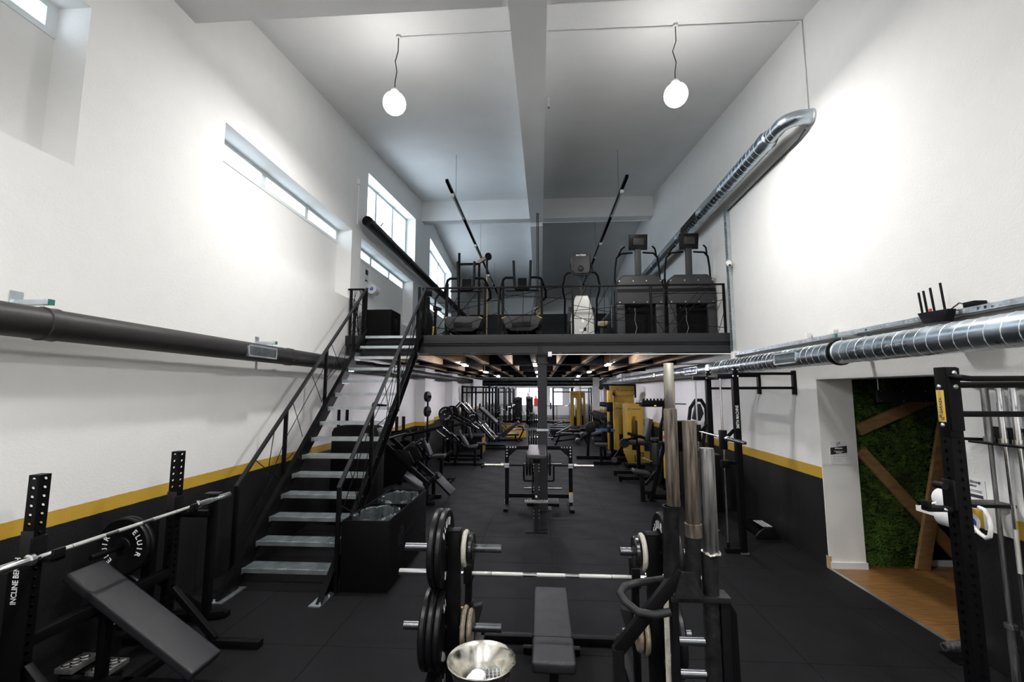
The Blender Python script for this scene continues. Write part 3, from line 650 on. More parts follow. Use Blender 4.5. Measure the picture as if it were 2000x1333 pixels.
# ================================================================== FREE WEIGHTS: templates
def ring_text(word, r, size, side):
    g = G(); u = Vector((0,side,0)); w = Vector((0,0,1)); xface = side
    for half in (0, PI):
        for i, ch in enumerate(word):
            th = half + (i-(len(word)-1)/2)*.31; c_, s_ = math.cos(th), math.sin(th)
            put(text_geo(ch, size, .95, .0012), g, frame_mat((0,*(u*s_*r + w*c_*r)[1:]), u*c_ - w*s_, u*s_ + w*c_))
    return g
_RT = {}
def plate_thing(name, label, group, R=.225, t=.038, mt='plate_rubber', word='ELUIR', loc=(0,0,0), rz=0, rot=None):
    key = (R, t, mt, word)
    if key in _RT: return dup(_RT[key], loc, rz, label, group, rot)
    h = t/2; k = R/.225
    r = thing(name, label, 'weight plate', loc, group, world=False, rz=rz)
    if rot: r.rotation_euler = rot
    half = [(.026,.92*h),(.062*k,.92*h),(.066*k,.72*h),(.092*k,.72*h),(.096*k,.86*h),(.200*k,.86*h),(.206*k,h),(R-.009,h),(R,h-.009)]
    pr = [(a,-b_) for a, b_ in half] + [(a,b_) for a, b_ in reversed(half)] + [(.026,-.82*h)]
    part(r, 'disc', G().lathe((0,0,0), (1,0,0), pr, 44), mt)
    part(r, 'hub_ring', G().lathe((0,0,0), (1,0,0), [(.0262,-.86*h),(.034,-.86*h),(.034,.86*h),(.0262,.86*h)], 24), 'dark_old_steel')
    if word:
        for s_ in (1, -1):
            g = ring_text(word, .150*k, .062*k, s_); q = G().add([(v[0]+s_*(.86*h+.0009), v[1], v[2]) for v in g.v], g.f); part(r, 'lettering', q, 'white_print', label='white raised lettering')
    _RT[key] = r; return r
_BB = None
def barbell(label, loc, rot, group='barbells'):
    global _BB
    if _BB is not None: return dup(_BB, loc, 0, label, group, rot)
    r = thing('barbell', label, 'barbell', loc, group, world=False); r.rotation_euler = rot
    part(r, 'shaft', G().cyl((-.66,0,0),(.66,0,0),.0138,n=14), 'chrome')
    for a, b_ in ((-.62,-.43),(-.425,-.20),(-.10,.10),(.20,.425),(.43,.62)): part(r, 'knurled_grip', G().cyl((a,0,0),(b_,0,0),.0146,n=14), 'knurled', label='knurled grip zone')
    for s_ in (-1,1):
        q = part(r, 'sleeve', G().lathe((s_*.655,0,0), (s_,0,0), [(0,0),(.022,0),(.036,.004),(.036,.028),(.025,.032),(.025,.44),(.022,.444),(0,.444)], 22), 'chrome'); 
    _BB = r; return r
def pad(root, name, p0, p1, w, t, mt='leather', across=(0,1,0), bev=.022):
    """upholstered pad along p0-p1 (centre line of its top face)"""
    p0 = Vector(p0); p1 = Vector(p1); d = (p1-p0).normalized(); up = Vector(across).cross(d)
    if up.z < 0: up = -up
    o = part(root, name, G().bar(p0-up*t/2, p1-up*t/2, w, t, up), mt, bev=bev, segs=3); return o
# ================================================================== FLAT BENCH PRESS STATION (centre foreground)
XA, XB, YU, YJ = -.53, .65, 2.85, 3.42
t = thing('bench_press_rack', 'black bench press rack with plate pegs in the centre foreground', 'rack', (.06, 3.1, 0))
for x in (XA, XB):
    part(t, 'upright', G().b(x-.037,x+.037,YU-.037,YU+.037,.04,1.285), 'black_steel', bev=.005)
    part(t, 'upright_cap', G().b(x-.039,x+.039,YU-.039,YU+.039,1.285,1.295), 'plastic_black', bev=.003)
    j = part(t, 'hook_post', G().b(x-.022,x+.022,YJ-.03,YJ+.03,.04,.80), 'black_steel', bev=.004)
    part(j, 'bar_hook', G().b(x-.03,x+.03,YJ-.045,YJ+.045,.77,.805).b(x-.03,x+.03,YJ-.062,YJ-.035,.77,.90).b(x-.03,x+.03,YJ+.035,YJ+.06,.77,.94), 'plastic_black', bev=.006)
    part(j, 'hook_pin', G().cyl((x-.06,YJ,.585),(x+.055,YJ,.585),.008,n=10), 'gold_leg')
    part(j, 'slide_sleeve', G().b(x-.03,x+.03,YJ-.038,YJ+.038,.54,.63), 'plastic_black', bev=.004)
    sx = 1 if x < 0 else -1
    part(j, 'spotter_arm', G().prism([(x+sx*.03,.60),(x+sx*.10,.62),(x+sx*.10,.585),(x+sx*.035,.35),(x+sx*.03,.35)], 'y', YJ-.03, YJ+.03), 'grey_steel', bev=.004)
    part(t, 'base_rail', G().b(x-.035,x+.035,2.55,4.2,0,.06), 'black_steel', bev=.004)
    for z in (1.185, .735, .285):
        part(t, 'plate_peg', G().cyl((x-.30 if x < 0 else x-.19,YU,z),(x+.285 if x < 0 else x+.20,YU,z),.024,n=18), 'peg_steel', label='steel plate peg')
part(t, 'cross_rail', G().b(XA,XB,4.1,4.17,.0,.06), 'black_steel', bev=.004)
part(t, 'cross_rail', G().b(XA,XB,2.56,2.62,.0,.05), 'black_steel', bev=.004)
GP = 'plates on the flat bench rack'
def pl(x, z, label, R=.225, th=.038, mt='plate_rubber', word='ELUIR', a=0.0, y=YU): return plate_thing('weight_plate', label, GP, R, th, mt, word, (x,y,z-.0), 0, (a,0,0))
pl(-.590, 1.185, 'outer large black bumper plate on the upper left peg of the centre bench rack', a=.25)
pl(-.632, 1.185, 'second large black bumper plate on the upper left peg of the centre bench rack', a=-.9)
pl(-.590, .735, 'innermost of three large black plates on the middle left peg of the centre rack', a=-.1)
pl(-.632, .735, 'middle of three large black plates on the middle left peg of the centre rack', a=1.9)
pl(-.674, .735, 'outermost of three large black plates on the middle left peg of the centre rack', a=.7)
pl(-.60, .285, 'inner large black plate on the lowest left peg of the centre bench rack', a=.5)
pl(-.655, .285, 'outer large black plate on the lowest left peg of the centre bench rack', a=1.4)
pl(-.462, 1.185, 'small cream-edged plate on the upper left peg inside the centre bench rack', .105, .028, 'cream_iron', '')
pl(-.428, 1.185, 'small black plate on the upper left peg inside the centre bench rack', .088, .034, 'plate_rim', '')
pl(-.462, .735, 'larger rusty iron plate on the middle left peg inside the centre bench rack', .115, .028, 'rust_iron', '')
pl(-.428, .735, 'smaller rusty iron plate on the middle left peg inside the centre bench rack', .10, .026, 'rust_iron', '')
pl(.710, 1.185, 'inner large black bumper plate on the upper right peg of the centre bench rack', a=-.4)
pl(.752, 1.185, 'outer large black bumper plate on the upper right peg of the centre bench rack', a=.9)
pl(.710, .735, 'inner large black bumper plate on the middle right peg of the centre bench rack', a=-.7)
pl(.752, .735, 'outer large black bumper plate on the middle right peg of the centre bench rack', a=.6)
pl(.710, .285, 'large black bumper plate on the lowest right peg of the centre bench rack', a=.2)
pl(.588, 1.185, 'small cream-edged plate on the upper right peg inside the centre bench rack', .105, .028, 'cream_iron', '')
pl(.554, 1.185, 'small black plate on the upper right peg inside the centre bench rack', .088, .034, 'plate_rim', '')
pl(.588, .735, 'larger rusty iron plate on the middle right peg inside the centre bench rack', .115, .028, 'rust_iron', '')
pl(.554, .735, 'smaller rusty iron plate on the middle right peg inside the centre bench rack', .10, .026, 'rust_iron', '')
barbell('chrome barbell resting on the hooks of the centre bench press rack', (.06, YJ, .821), (0,0,0))
t = thing('flat_bench', 'black upholstered flat bench under the barbell in the centre foreground', 'bench', (.07, 3.6, 0))
pd = part(t, 'pad', G().b(-.072,.208,3.04,4.15,.375,.45), 'leather', bev=.024, segs=3)
part(pd, 'seam', G().b(-.0715,.2075,3.34,3.344,.37,.4512), 'matte_black')
part(t, 'spine', G().b(.04,.10,3.12,4.08,.315,.374), 'black_steel', bev=.004)
for y in (3.2, 3.98):
    part(t, 'leg', G().b(.04,.10,y-.03,y+.03,.05,.316), 'black_steel', bev=.004); part(t, 'foot', G().b(-.16,.30,y-.03,y+.03,0,.05), 'black_steel', bev=.004)
# chalk bowl on a black stool
t = thing('stool', 'small black stool holding the steel chalk bowl', 'stool', (-.305, 2.4, 0))
part(t, 'seat', G().cyl((-.305,2.4,.60),(-.305,2.4,.635),.15,n=28), 'plastic_black', bev=.006)
for a in range(4): q = PI/4 + a*PI/2; part(t, 'leg', G().cyl((-.305+.15*math.cos(q),2.4+.15*math.sin(q),0),(-.305+.10*math.cos(q),2.4+.10*math.sin(q),.60),.012,n=10), 'black_steel')
t = thing('chalk_bowl', 'polished steel bowl holding chalk on a stool beside the centre bench', 'bowl', (-.305, 2.4, .636))
part(t, 'bowl', G().lathe((-.305,2.4,.636), (0,0,1), [(0,0),(.085,0),(.10,.01),(.135,.08),(.156,.155),(.168,.168),(.172,.171),(.169,.175),(.153,.162),(.130,.08),(.095,.014),(0,.006)], 48), 'bowl_steel')
g = G(); rr = random.Random(3)
for k in range(14): g.sphere((-.34+rr.uniform(-.04,.04), 2.39+rr.uniform(-.06,.06), .672+rr.uniform(0,.045)), rr.uniform(.024,.04), 12, 8, .8)
single('chalk_block', g, 'chalk', 'lump of white chalk in the steel bowl', 'chalk')
g = G()
for k in range(7): g.c((-.262, 2.36+.018*k, .70+.004*k), (.11,.004,.004), (0,0,.15))
for k in range(6): g.c((-.307+.02*k, 2.414, .712), (.004,.124,.004), (.22,0,.15))
single('grip_mesh', g, 'galvanised', 'square wire mesh lying in the steel chalk bowl', 'mesh')
# ================================================================== UPRIGHT BAR STAND (right of centre, close to the viewer)
YS = 1.80
t = thing('bar_stand', 'worn black bar stand with upright tubes close to the viewer', 'stand', (.56, YS, 0))
part(t, 'post', G().b(.468,.492,YS-.02,YS+.02,0,1.372), 'black_steel', bev=.003)
part(t, 'post', G().b(.640,.672,YS-.025,YS+.025,0,1.372), 'black_steel', bev=.003)
part(t, 'post', G().b(.655,.69,YS+.10,YS+.15,0,1.34), 'black_steel', bev=.003)
part(t, 'top_plate', G().b(.462,.675,YS-.035,YS+.04,1.372,1.392), 'scuffed_black', bev=.003)
for z in (1.225, 1.115, .95, .7): part(t, 'rung', G().cyl((.49,YS,z),(.585,YS,z),.015,n=14), 'peg_steel')
part(t, 'holder_tube', G().lathe((.476,YS,1.44), (.008,0,.26), [(.027,0),(.029,.03),(.029,.95),(.033,1),(.026,1)], 22, True), 'scuffed_black')
part(t, 'holder_tube', G().lathe((.553,YS,1.392), (.004,0,.20), [(.027,0),(.0275,1)], 22, True), 'scuffed_black')
part(t, 'holder_tube', G().lathe((.612,YS,.60), (.003,0,.94), [(.029,0),(.029,1)], 22, True), 'scuffed_black')
part(t, 'brace', G().bar((.506,YS-.02,1.475),(.272,YS-.02,1.20),.044,.03,(1,0,1)), 'black_steel', bev=.003)
part(t, 'brace_leg', G().b(.252,.29,YS-.042,YS+.002,0,1.205), 'black_steel', bev=.003)
part(t, 'gusset', G().prism([(.47,1.39),(.58,1.39),(.545,1.48),(.50,1.48)], 'y', YS-.045, YS-.036), 'scuffed_black')
part(t, 'hook_bracket', G().prism([(.675,1.37),(.70,1.33),(.71,.6),(.675,.6)], 'y', YS-.01, YS+.01), 'black_steel')
part(t, 'foot', G().b(.22,.74,YS-.06,YS-.0,0,.03), 'black_steel'); part(t, 'foot', G().b(.62,.70,YS-.3,YS+.35,0,.03), 'black_steel')
single('row_handle', G().tube([(.475,1.90,1.40),(.36,1.885,1.388),(.315,1.87,1.38),(.292,1.83,1.37),(.305,1.80,1.355),(.345,1.765,1.335),(.40,1.75,1.335),(.455,1.75,1.347)], .0138, 14), 'grey_steel', 'bent black tube handle hooked on the bar stand', 'handle')
def oldbar(name, label, x, segs, mt):
    r = thing(name, label, 'barbell', (x, YS, segs[-1][1]), 'old bar sleeves in the upright stand')
    for nm, z0, z1, rad, m_ in segs: part(r, nm, G().lathe((x,YS,z0), (0,0,z1-z0), [(0,0),(rad*.96,0),(rad,.006),(rad,.97),(rad*.93,1),(0,1)], 26, True), m_)
    return r
oldbar('upright_bar', 'tallest upright bar end with a bright narrow tip in the bar stand', .493, [('tip',2.055,2.237,.0195,'bright_old_steel'),('sleeve',1.702,2.062,.0248,'old_steel')], '')
r = oldbar('upright_bar', 'worn brownish upright bar end in the middle of the bar stand', .562, [('sleeve',1.635,2.018,.0262,'old_steel'),('collar',1.592,1.64,.031,'old_steel')], '')
r = oldbar('upright_bar', 'dull steel upright bar end with a frayed ring, rightmost in the bar stand', .622, [('sleeve',1.54,1.915,.0275,'dark_old_steel')], '')
part(r, 'ring', G().tube([(.622+.0295*math.cos(a*PI/8), YS+.0295*math.sin(a*PI/8), 1.535+.003*math.sin(a*2.1)) for a in range(16)], .006, 8, True), 'bright_old_steel')
single('thin_bar', G().cyl((.508,2.02,0),(.508,2.02,1.37),.0105,n=14), 'cream_iron', 'thin pale bar standing behind the bar stand', 'bar')
# ================================================================== INCLINE BENCH STATION (left foreground)
t = thing('incline_bench', 'black incline bench press station with tilted pad at the left wall', 'bench', (-3.0, 3.35, 0))
XP = -3.2
for y in (2.79, 3.91):
    u = part(t, 'upright', G().holed(XP, y, .06, 1.60, .072, .055, .0125), 'black_steel')
    part(u, 'maker_plate', G().b(XP-.025,XP+.025,y-.0375,y-.036,1.53,1.575), 'plastic_black')
    h_ = part(t, 'bar_hook', G().b(XP+.036,XP+.19,y-.035,y+.035,1.075,1.10).b(XP+.165,XP+.19,y-.035,y+.035,1.08,1.15).b(XP+.03,XP+.05,y-.045,y+.045,1.06,1.22), 'plastic_black', bev=.005)
    part(h_, 'bolt_plate', G().b(XP-.04,XP+.044,y-.044,y-.037,1.10,1.26), 'grey_steel', bev=.003)
    part(t, 'base_rail', G().b(-3.55,-2.35,y-.035,y+.035,0,.06), 'black_steel', bev=.004)
    part(t, 'slanted_strut', G().bar((-3.16,y,.45),(-2.75,y,.06),.05), 'black_steel', bev=.004)
part(t, 'cross_beam', G().b(XP-.035,XP+.035,2.82,3.88,.55,.62), 'black_steel', bev=.004)
part(t, 'cross_beam', G().b(-3.03,-2.96,2.79,3.91,.0,.06), 'black_steel', bev=.004)
nm = part(t, 'name_panel', G().b(-3.24,-3.10,2.70,2.715,.30,1.06), 'black_steel', bev=.003)
part(nm, 'lettering', put(text_geo('INCLINE BENCH', .052, .72, .0006), G(), frame_mat((-3.182,2.699,.985), (0,0,1), (-1,0,0))), 'white_print', label='white upright lettering')
pad(t, 'back_pad', (-3.40,3.35,.835), (-2.39,3.35,.20), .285, .075)
part(t, 'pad_beam', G().bar((-3.30,3.35,.68),(-2.50,3.35,.175),.06,.07), 'black_steel', bev=.004)
part(t, 'pad_post', G().b(-3.23,-3.17,3.32,3.38,.06,.63), 'black_steel', bev=.004)
part(t, 'spine_rail', G().b(-3.5,-2.3,3.32,3.38,0,.06), 'black_steel', bev=.004)
for k, (xa, ya) in enumerate(((-3.46,3.0), (-3.46,3.40))): pass
def checker(root, x0, x1, y0, y1, z):
    q = part(root, 'foot_plate', G().b(x0,x1,y0,y1,z-.035,z), 'checker', bev=.003, label='diamond-tread foot plate'); g = G(); i = 0
    xx = x0+.03
    while xx < x1-.02:
        yy = y0+.025; j = 0
        while yy < y1-.015: g.c((xx,yy,z+.002),(.034,.009,.005),(0,0,.7 if (i+j) % 2 else -.7)); yy += .036; j += 1
        xx += .036; i += 1
    part(q, 'tread_pattern', g, 'chrome')
checker(t, -3.58, -3.44, 3.36, 3.58, .10); checker(t, -3.34, -3.18, 3.36, 3.56, .085)
part(t, 'step_bracket', G().b(-3.60,-3.16,3.42,3.48,.0,.049), 'black_steel')
# plate store behind the far upright
for x, y, zt_ in ((-3.13,4.30,1.15), (-3.45,4.22,1.02)):
    q = part(t, 'store_post', G().b(x-.03,x+.03,y-.03,y+.03,.06,zt_), 'black_steel', bev=.004); part(q, 'post_cap', G().b(x-.075,x+.06,y-.04,y+.04,zt_,zt_+.012), 'grey_steel', bev=.003)
part(t, 'store_beam', G().bar((-3.45,4.22,.80),(-3.2,3.94,.90),.06,.08), 'black_steel', bev=.004)
part(t, 'store_beam', G().b(-3.45,-3.13,4.22,4.28,.95,1.01), 'black_steel', bev=.004)
part(t, 'store_beam', G().bar((-3.45,4.24,.05),(-3.0,4.36,.05),.06,.06), 'black_steel', bev=.004)
part(t, 'store_beam', G().bar((-3.42,3.95,.55),(-3.16,4.30,.1),.05,.06), 'black_steel', bev=.004)
part(t, 'store_foot', G().b(-3.5,-2.98,4.36,4.43,0,.05), 'black_steel', bev=.004)
for z in (.86, .42): part(t, 'plate_peg', G().cyl((-3.44,3.42,z),(-3.44,3.95,z),.02,n=14), 'black_steel')
part(t, 'peg_post', G().b(-3.48,-3.40,3.93,4.0,0,1.0), 'black_steel', bev=.004)
GI = 'plates on the incline bench station'
plate_thing('weight_plate', 'large black plate nearest the viewer on the upper peg of the incline bench', GI, loc=(-3.44,3.70,.86), rot=(-1.35,0,-PI/2))
plate_thing('weight_plate', 'large black plate behind another on the upper peg of the incline bench', GI, loc=(-3.44,3.745,.86), rot=(.4,0,-PI/2))
plate_thing('weight_plate', 'large black plate on the lower peg under the incline bench pad', GI, loc=(-3.44,3.72,.42), rot=(-.5,0,-PI/2))
barbell('long chrome barbell on the hooks of the incline bench at the left wall', (XP+.12, 3.35, 1.115), (0,0,PI/2))
# ================================================================== RIGHT FOREGROUND RACK
t = thing('wall_rack', 'tall black power rack post with yellow name plate in the right foreground', 'rack', (2.4, 2.87, 0))
X, Y = 2.40, 2.87
part(t, 'upright', G().b(X-.037,X+.037,Y-.037,Y+.037,1.86,2.27), 'black_steel', bev=.004)
part(t, 'upright', G().holed(X, Y, .02, 1.86, .074, .052, .012, True), 'black_steel')
part(t, 'foot_plate', G().b(X-.09,X+.09,Y-.09,Y+.09,0,.012), 'black_steel')
n_ = part(t, 'name_plate', G().b(X-.0405,X-.037,Y-.020,Y+.030,1.948,2.135), 'yellow_plate', bev=.002, label='yellow name plate')
g = put(text_geo('GARAZA', .026, .9, .0003), G(), frame_mat((X-.041,Y+.004,2.042), (0,0,1), (0,1,0))); put(logo(.028), g, frame_mat((X-.041,Y+.004,1.976), (0,0,1), (0,1,0)))
part(n_, 'lettering', g, 'black_print'); part(n_, 'lettering', put(text_geo('|GYM', .024, .9), G(), frame_mat((X-.041,Y+.004,2.105), (0,0,1), (0,1,0))), 'yellow_steel')
def bolt(root, p, d, r=.013): part(root, 'bolt', G().lathe(p, d, [(0,.012),(r*.45,.012),(r*.6,.009),(r,.005),(r,0),(0,0)], 14), 'galvanised')
for z in (2.155, 1.93): bolt(t, (X-.037,Y+.006,z), (-1,0,0))
br = part(t, 'bar_bracket', G().b(X-.032,X+.04,Y-.046,Y-.037,1.90,2.265), 'black_steel', bev=.004)
for z in (2.235, 2.155): bolt(t, (X+.008,Y-.046,z), (0,-1,0))
part(t, 'pull_up_bar', G().cyl((X+.03,Y-.10,2.20),(XR-.01,Y-.10,2.20),.016,n=16), 'black_steel')
part(t, 'pull_up_bar', G().cyl((X+.04,Y,2.165),(XR-.01,Y,2.165),.018,n=16), 'black_steel')
part(t, 'pull_up_bar', G().cyl((X+.04,Y,1.995),(XR-.01,Y,1.995),.017,n=16), 'black_steel')
part(t, 'bar_arm', G().tube([(X-.01,Y-.046,2.215),(X+.0,Y-.10,2.205),(X+.05,Y-.10,2.20)], .016, 10), 'black_steel')
part(t, 'wall_plate', G().b(XR-.012,XR-.001,Y-.14,Y+.06,1.93,2.27), 'black_steel')
part(t, 'base_rail', G().b(X+.03,XR-.02,Y-.03,Y+.03,0,.06), 'black_steel')
h_ = part(t, 'bar_hook', G().b(X-.055,X-.038,Y-.04,Y+.04,1.45,1.62).b(X-.19,X-.05,Y-.028,Y+.028,1.44,1.468).b(X-.19,X-.168,Y-.028,Y+.028,1.45,1.50), 'plastic_black', bev=.006)
part(h_, 'hook_roller', G().cyl((X-.09,Y-.03,1.585),(X-.09,Y+.035,1.585),.02,n=16), 'plastic_black'); bolt(h_, (X-.10,Y-.028,1.455), (0,-1,0), .009)
# landmine sleeve on the floor
t = thing('landmine_base', 'short black landmine tube on a floor plate beside the doorway', 'landmine', (3.25, 4.12, 0))
part(t, 'tube', G().lathe((3.20,4.10,.09), (.27,.02,.035), [(.02,0),(.032,0),(.032,1),(.02,1),(.02,0)], 20, True), 'dark_old_steel'); part(t, 'base_plate', G().b(3.24,3.44,4.02,4.20,0,.008), 'black_steel')
part(t, 'bracket', G().b(3.40,3.415,4.06,4.16,.008,.12), 'grey_steel')
# barbells stored upright on the right wall
t = thing('wall_bar_rack', 'black wall rack holding three upright barbells under a wooden plank', 'rack', (3.4, 3.5, 1.73))
part(t, 'back_plate', G().b(XR-.012,XR,3.0,3.78,1.72,1.86), 'black_steel', bev=.003); part(t, 'gutter_hook', G().b(XR-.17,XR-.012,3.0,3.80,1.735,1.75), 'black_steel', bev=.003)
part(t, 'prong', G().cyl((XR-.17,3.86,1.757),(XR-.02,3.80,1.757),.012,n=10), 'black_steel')
part(t, 'lettering', put(text_geo('R', .09, 1, .001), G(), frame_mat((XR-.0135,3.40,1.795), (0,-1,0), (0,0,1))), 'white_print', label='white letter')
WB = [(3.70,'dark_old_steel','dark steel barbell hanging upright on the right wall, leftmost of three',2.15), (3.585,'chrome','chrome barbell hanging upright on the right wall, middle of three',2.16), (3.485,'chrome','chrome barbell hanging upright on the right wall, rightmost of three',2.16)]
for y, m_, lab, z1 in WB:
    x = XR-.10
    r = thing('wall_barbell', lab, 'barbell', (x, y, .04), 'barbells on the right wall')
    part(r, 'sleeve', G().cyl((x,y,1.765),(x,y,z1),.025,n=20), m_); part(r, 'collar', G().cyl((x,y,1.752),(x,y,1.785),.036,n=20), m_)
    part(r, 'shaft', G().cyl((x,y,.46),(x,y,1.752),.0145,n=14), m_)
    part(r, 'knurled_grip', G().cyl((x,y,.85),(x,y,1.15),.0155,n=14), 'knurled' if m_ == 'chrome' else m_); part(r, 'collar', G().cyl((x,y,.43),(x,y,.46),.036,n=20), m_); part(r, 'sleeve', G().cyl((x,y,.04),(x,y,.43),.025,n=20), m_)
single('wall_plank', G().b(XR-.03,XR-.001,2.9,3.88,2.15,2.22), 'beam_wood', 'wooden plank screwed to the wall above the stored barbells', 'plank', bev=.003)
# hygiene notice and paper roll holder on the wall behind the rack
t = thing('notice', 'white cleaning notice with bold heading on the right wall behind the rack post', 'sign', (XR-.003, 4.0, 1.26))
part(t, 'sheet', G().b(XR-.004,XR-.001,3.885,4.12,1.26,1.425), 'paper')
g = put(text_geo('RAZKUŽEVANJE', .026, .85, .0006), G(), frame_mat((XR-.005,4.0,1.402), (0,-1,0), (0,0,1))); put(text_geo('NAPRAV', .026, .85, .0006), g, frame_mat((XR-.005,4.0,1.373), (0,-1,0), (0,0,1)))
for k, w in enumerate((.17,.16)): g.b(XR-.0055,XR-.0045,4.0-w/2,4.0+w/2,1.338-.011*k,1.342-.011*k)
part(t, 'lettering', g, 'black_print'); part(t, 'footer_band', G().b(XR-.0055,XR-.0045,3.91,4.09,1.283,1.308), 'black_print')
t = thing('roll_holder', 'white tube paper roll holder with black shelf on the right wall', 'holder', (XR-.2, 3.8, 1.0))
part(t, 'shelf', G().b(XR-.30,XR-.002,3.66,3.83,1.275,1.30), 'plastic_black', bev=.004)
part(t, 'tube_arm', G().tube([(XR-.26,3.70,1.285),(XR-.27,3.61,1.275),(XR-.275,3.575,1.23),(XR-.28,3.565,1.16),(XR-.28,3.58,1.10),(XR-.27,3.62,1.075),(XR-.26,3.68,1.09),(XR-.25,3.73,1.12),(XR-.25,3.76,1.135)], .014, 12), 'white_plastic')
part(t, 'stay', G().cyl((XR-.25,3.74,1.245),(XR-.25,3.88,1.17),.008,n=10), 'white_plastic'); part(t, 'wall_plate', G().b(XR-.012,XR-.002,3.68,3.92,1.05,1.28), 'white_plastic', bev=.003)
t = thing('paper_roll', 'white paper roll with blue core on the tube holder behind the rack post', 'paper roll', (XR-.25, 3.80, 1.06))
part(t, 'paper', G().lathe((XR-.25,3.765,1.14), (0,1,0), [(.045,0),(.078,0),(.078,.22),(.045,.22),(.045,0)], 32), 'paper'); part(t, 'core', G().lathe((XR-.25,3.763,1.14), (0,1,0), [(.018,0),(.046,0),(.046,.22),(.018,.22),(.018,0)], 28), 'blue_plastic', label='blue core')
t = thing('spray_shelf', 'small white shelf with a strut beside the rack post', 'shelf', (3.3, 4.15, 1.1))
part(t, 'tray', G().b(XR-.28,XR-.002,4.02,4.215,1.145,1.153).b(XR-.285,XR-.278,4.02,4.215,1.12,1.165), 'white_plastic'); part(t, 'strut', G().cyl((XR-.27,4.19,1.16),(XR-.02,4.08,1.27),.007,n=8), 'white_plastic')
t = thing('paper_roll', 'white paper roll on the small shelf left of the rack post', 'paper roll', (XR-.1,4.12,1.154)); part(t, 'paper', G().lathe((XR-.10,4.04,1.235), (0,1,0), [(.03,0),(.08,0),(.08,.14),(.03,.14),(.03,0)], 30), 'paper'); part(t, 'core', G().lathe((XR-.10,4.038,1.235), (0,1,0), [(.02,0),(.031,0),(.031,.145),(.02,.145)], 20), 'grey_print')
# ================================================================== DOORWAY, MOSS WALL
t = thing('notice', 'small framed notice with black slanted band on the white doorway jamb', 'sign', (3.67, DY1-.015, 1.23))
part(t, 'sheet', G().b(3.565,3.765,DY1-.019,DY1-.014,1.225,1.505), 'paper')
part(t, 'band', G().prism([(3.567,1.345),(3.763,1.37),(3.763,1.455),(3.567,1.43)], 'y', DY1-.021, DY1-.019), 'black_print')
_q = part(t, 'printed_lines', G().b(3.62,3.71,DY1-.0215,DY1-.021,1.418,1.430).b(3.61,3.72,DY1-.0215,DY1-.021,1.385,1.391).b(3.63,3.70,DY1-.0215,DY1-.021,1.368,1.377), 'white_print')
_q['kind'] = 'stuff'; g = logo(.04); part(t, 'emblem', put(g, G(), frame_mat((3.665,DY1-.0205,1.478), (1,0,0), (0,0,1))), 'black_print')
g = G()
for k in range(3): g.b(3.60,3.612,DY1-.0205,DY1-.019,1.318-.028*k,1.330-.028*k).b(3.622,3.73-.02*k,DY1-.0205,DY1-.019,1.321-.028*k,1.327-.028*k)
part(t, 'lettering', g, 'grey_print')
# moss: backing panel, tufts of leaflets (uncountable) and timber battens
t = thing('moss_panel', 'green moss wall panel in the side hall behind the doorway', 'moss wall', (4.4, HY-.02, 0))
part(t, 'backing', G().prism([(RO+.012,0),(4.50,0),(5.05,2.2),(5.05,2.74),(RO+.012,2.74)], 'y', HY-.02, HY-.002), 'moss_base')
rr = random.Random(5); g = G()
for k in range(5200):
    z = rr.uniform(.01, 2.6); xm = 4.50 + (5.03-4.50)*min(1, z/2.2); x = rr.uniform(RO+.02, xm)
    a = rr.uniform(0, 2*PI); e = rr.uniform(.2,.8); L = rr.uniform(.06,.11)
    d = Vector((math.cos(a)*math.cos(e), -math.sin(e), math.sin(a)*math.cos(e)+.1)).normalized(); sd = d.cross(Vector((rr.uniform(-1,1),rr.uniform(-1,1),rr.uniform(-1,1)))).normalized()
    p = Vector((x, HY-.02-rr.uniform(0,.015), z)); w = L*.2
    for j in range(3):                                # a sprig: stem with leaflet pairs
        m0 = p + d*L*(j+1)/3.4 + Vector((0,0,-.006*j*j)); ll = L*.34*(1-.2*j)
        for sg in (-1, 1):
            q = m0 + (sd*sg*.8 + d*.7)*ll; o = d.cross(sd)*w*.5; c_ = m0.lerp(q, .55)
            g.add([m0, c_ + d*w*.45, q, c_ - d*w*.45], [(0,1,2,3)])
mo = part(t, 'moss_leaves', g, 'moss', smooth=10); mo['kind'] = 'stuff'
def batten(x0, z0, x1, z1, w, label, d=.05, off=.075): single('timber_batten', G().bar((x0,HY-off-d/2,z0),(x1,HY-off-d/2,z1),d,w,(0,0,1) if abs(x1-x0) > .6 else (1,0,0)), 'beam_wood', label, 'timber', 'timber battens on the moss wall', bev=.003)
batten(RO+.06, 1.64, 4.93, 2.08, .135, 'timber batten rising to the right across the upper moss wall')
batten(RO+.06, 1.40, 5.06, .06, .135, 'timber batten falling to the right across the lower moss wall')
batten(4.52, .0, 5.05, 2.16, .15, 'tall leaning timber batten along the right edge of the moss wall', .045, .128)
t = thing('hanging_panel', 'black panel hanging on chains under the hall ceiling', 'panel', (4.4, 5.68, 2.0))
part(t, 'panel', G().b(3.96,5.4,5.66,5.70,2.0,2.14), 'grey_steel', bev=.004)
for x in (3.98, 5.2): part(t, 'chain', G().cyl((x,5.68,2.14),(x,5.68,2.75),.006,n=6), 'galvanised')
for k in range(5):
    for z in (2.015, 2.125): part(t, 'screw', G().cyl((3.99+.25*k,5.66,z),(3.99+.25*k,5.656,z),.006,n=8), 'galvanised')
single('status_light', G().sphere((5.16,HY-.01,1.62),.012,10,6), 'led_blue', 'tiny blue status light on the dark hall wall', 'light')
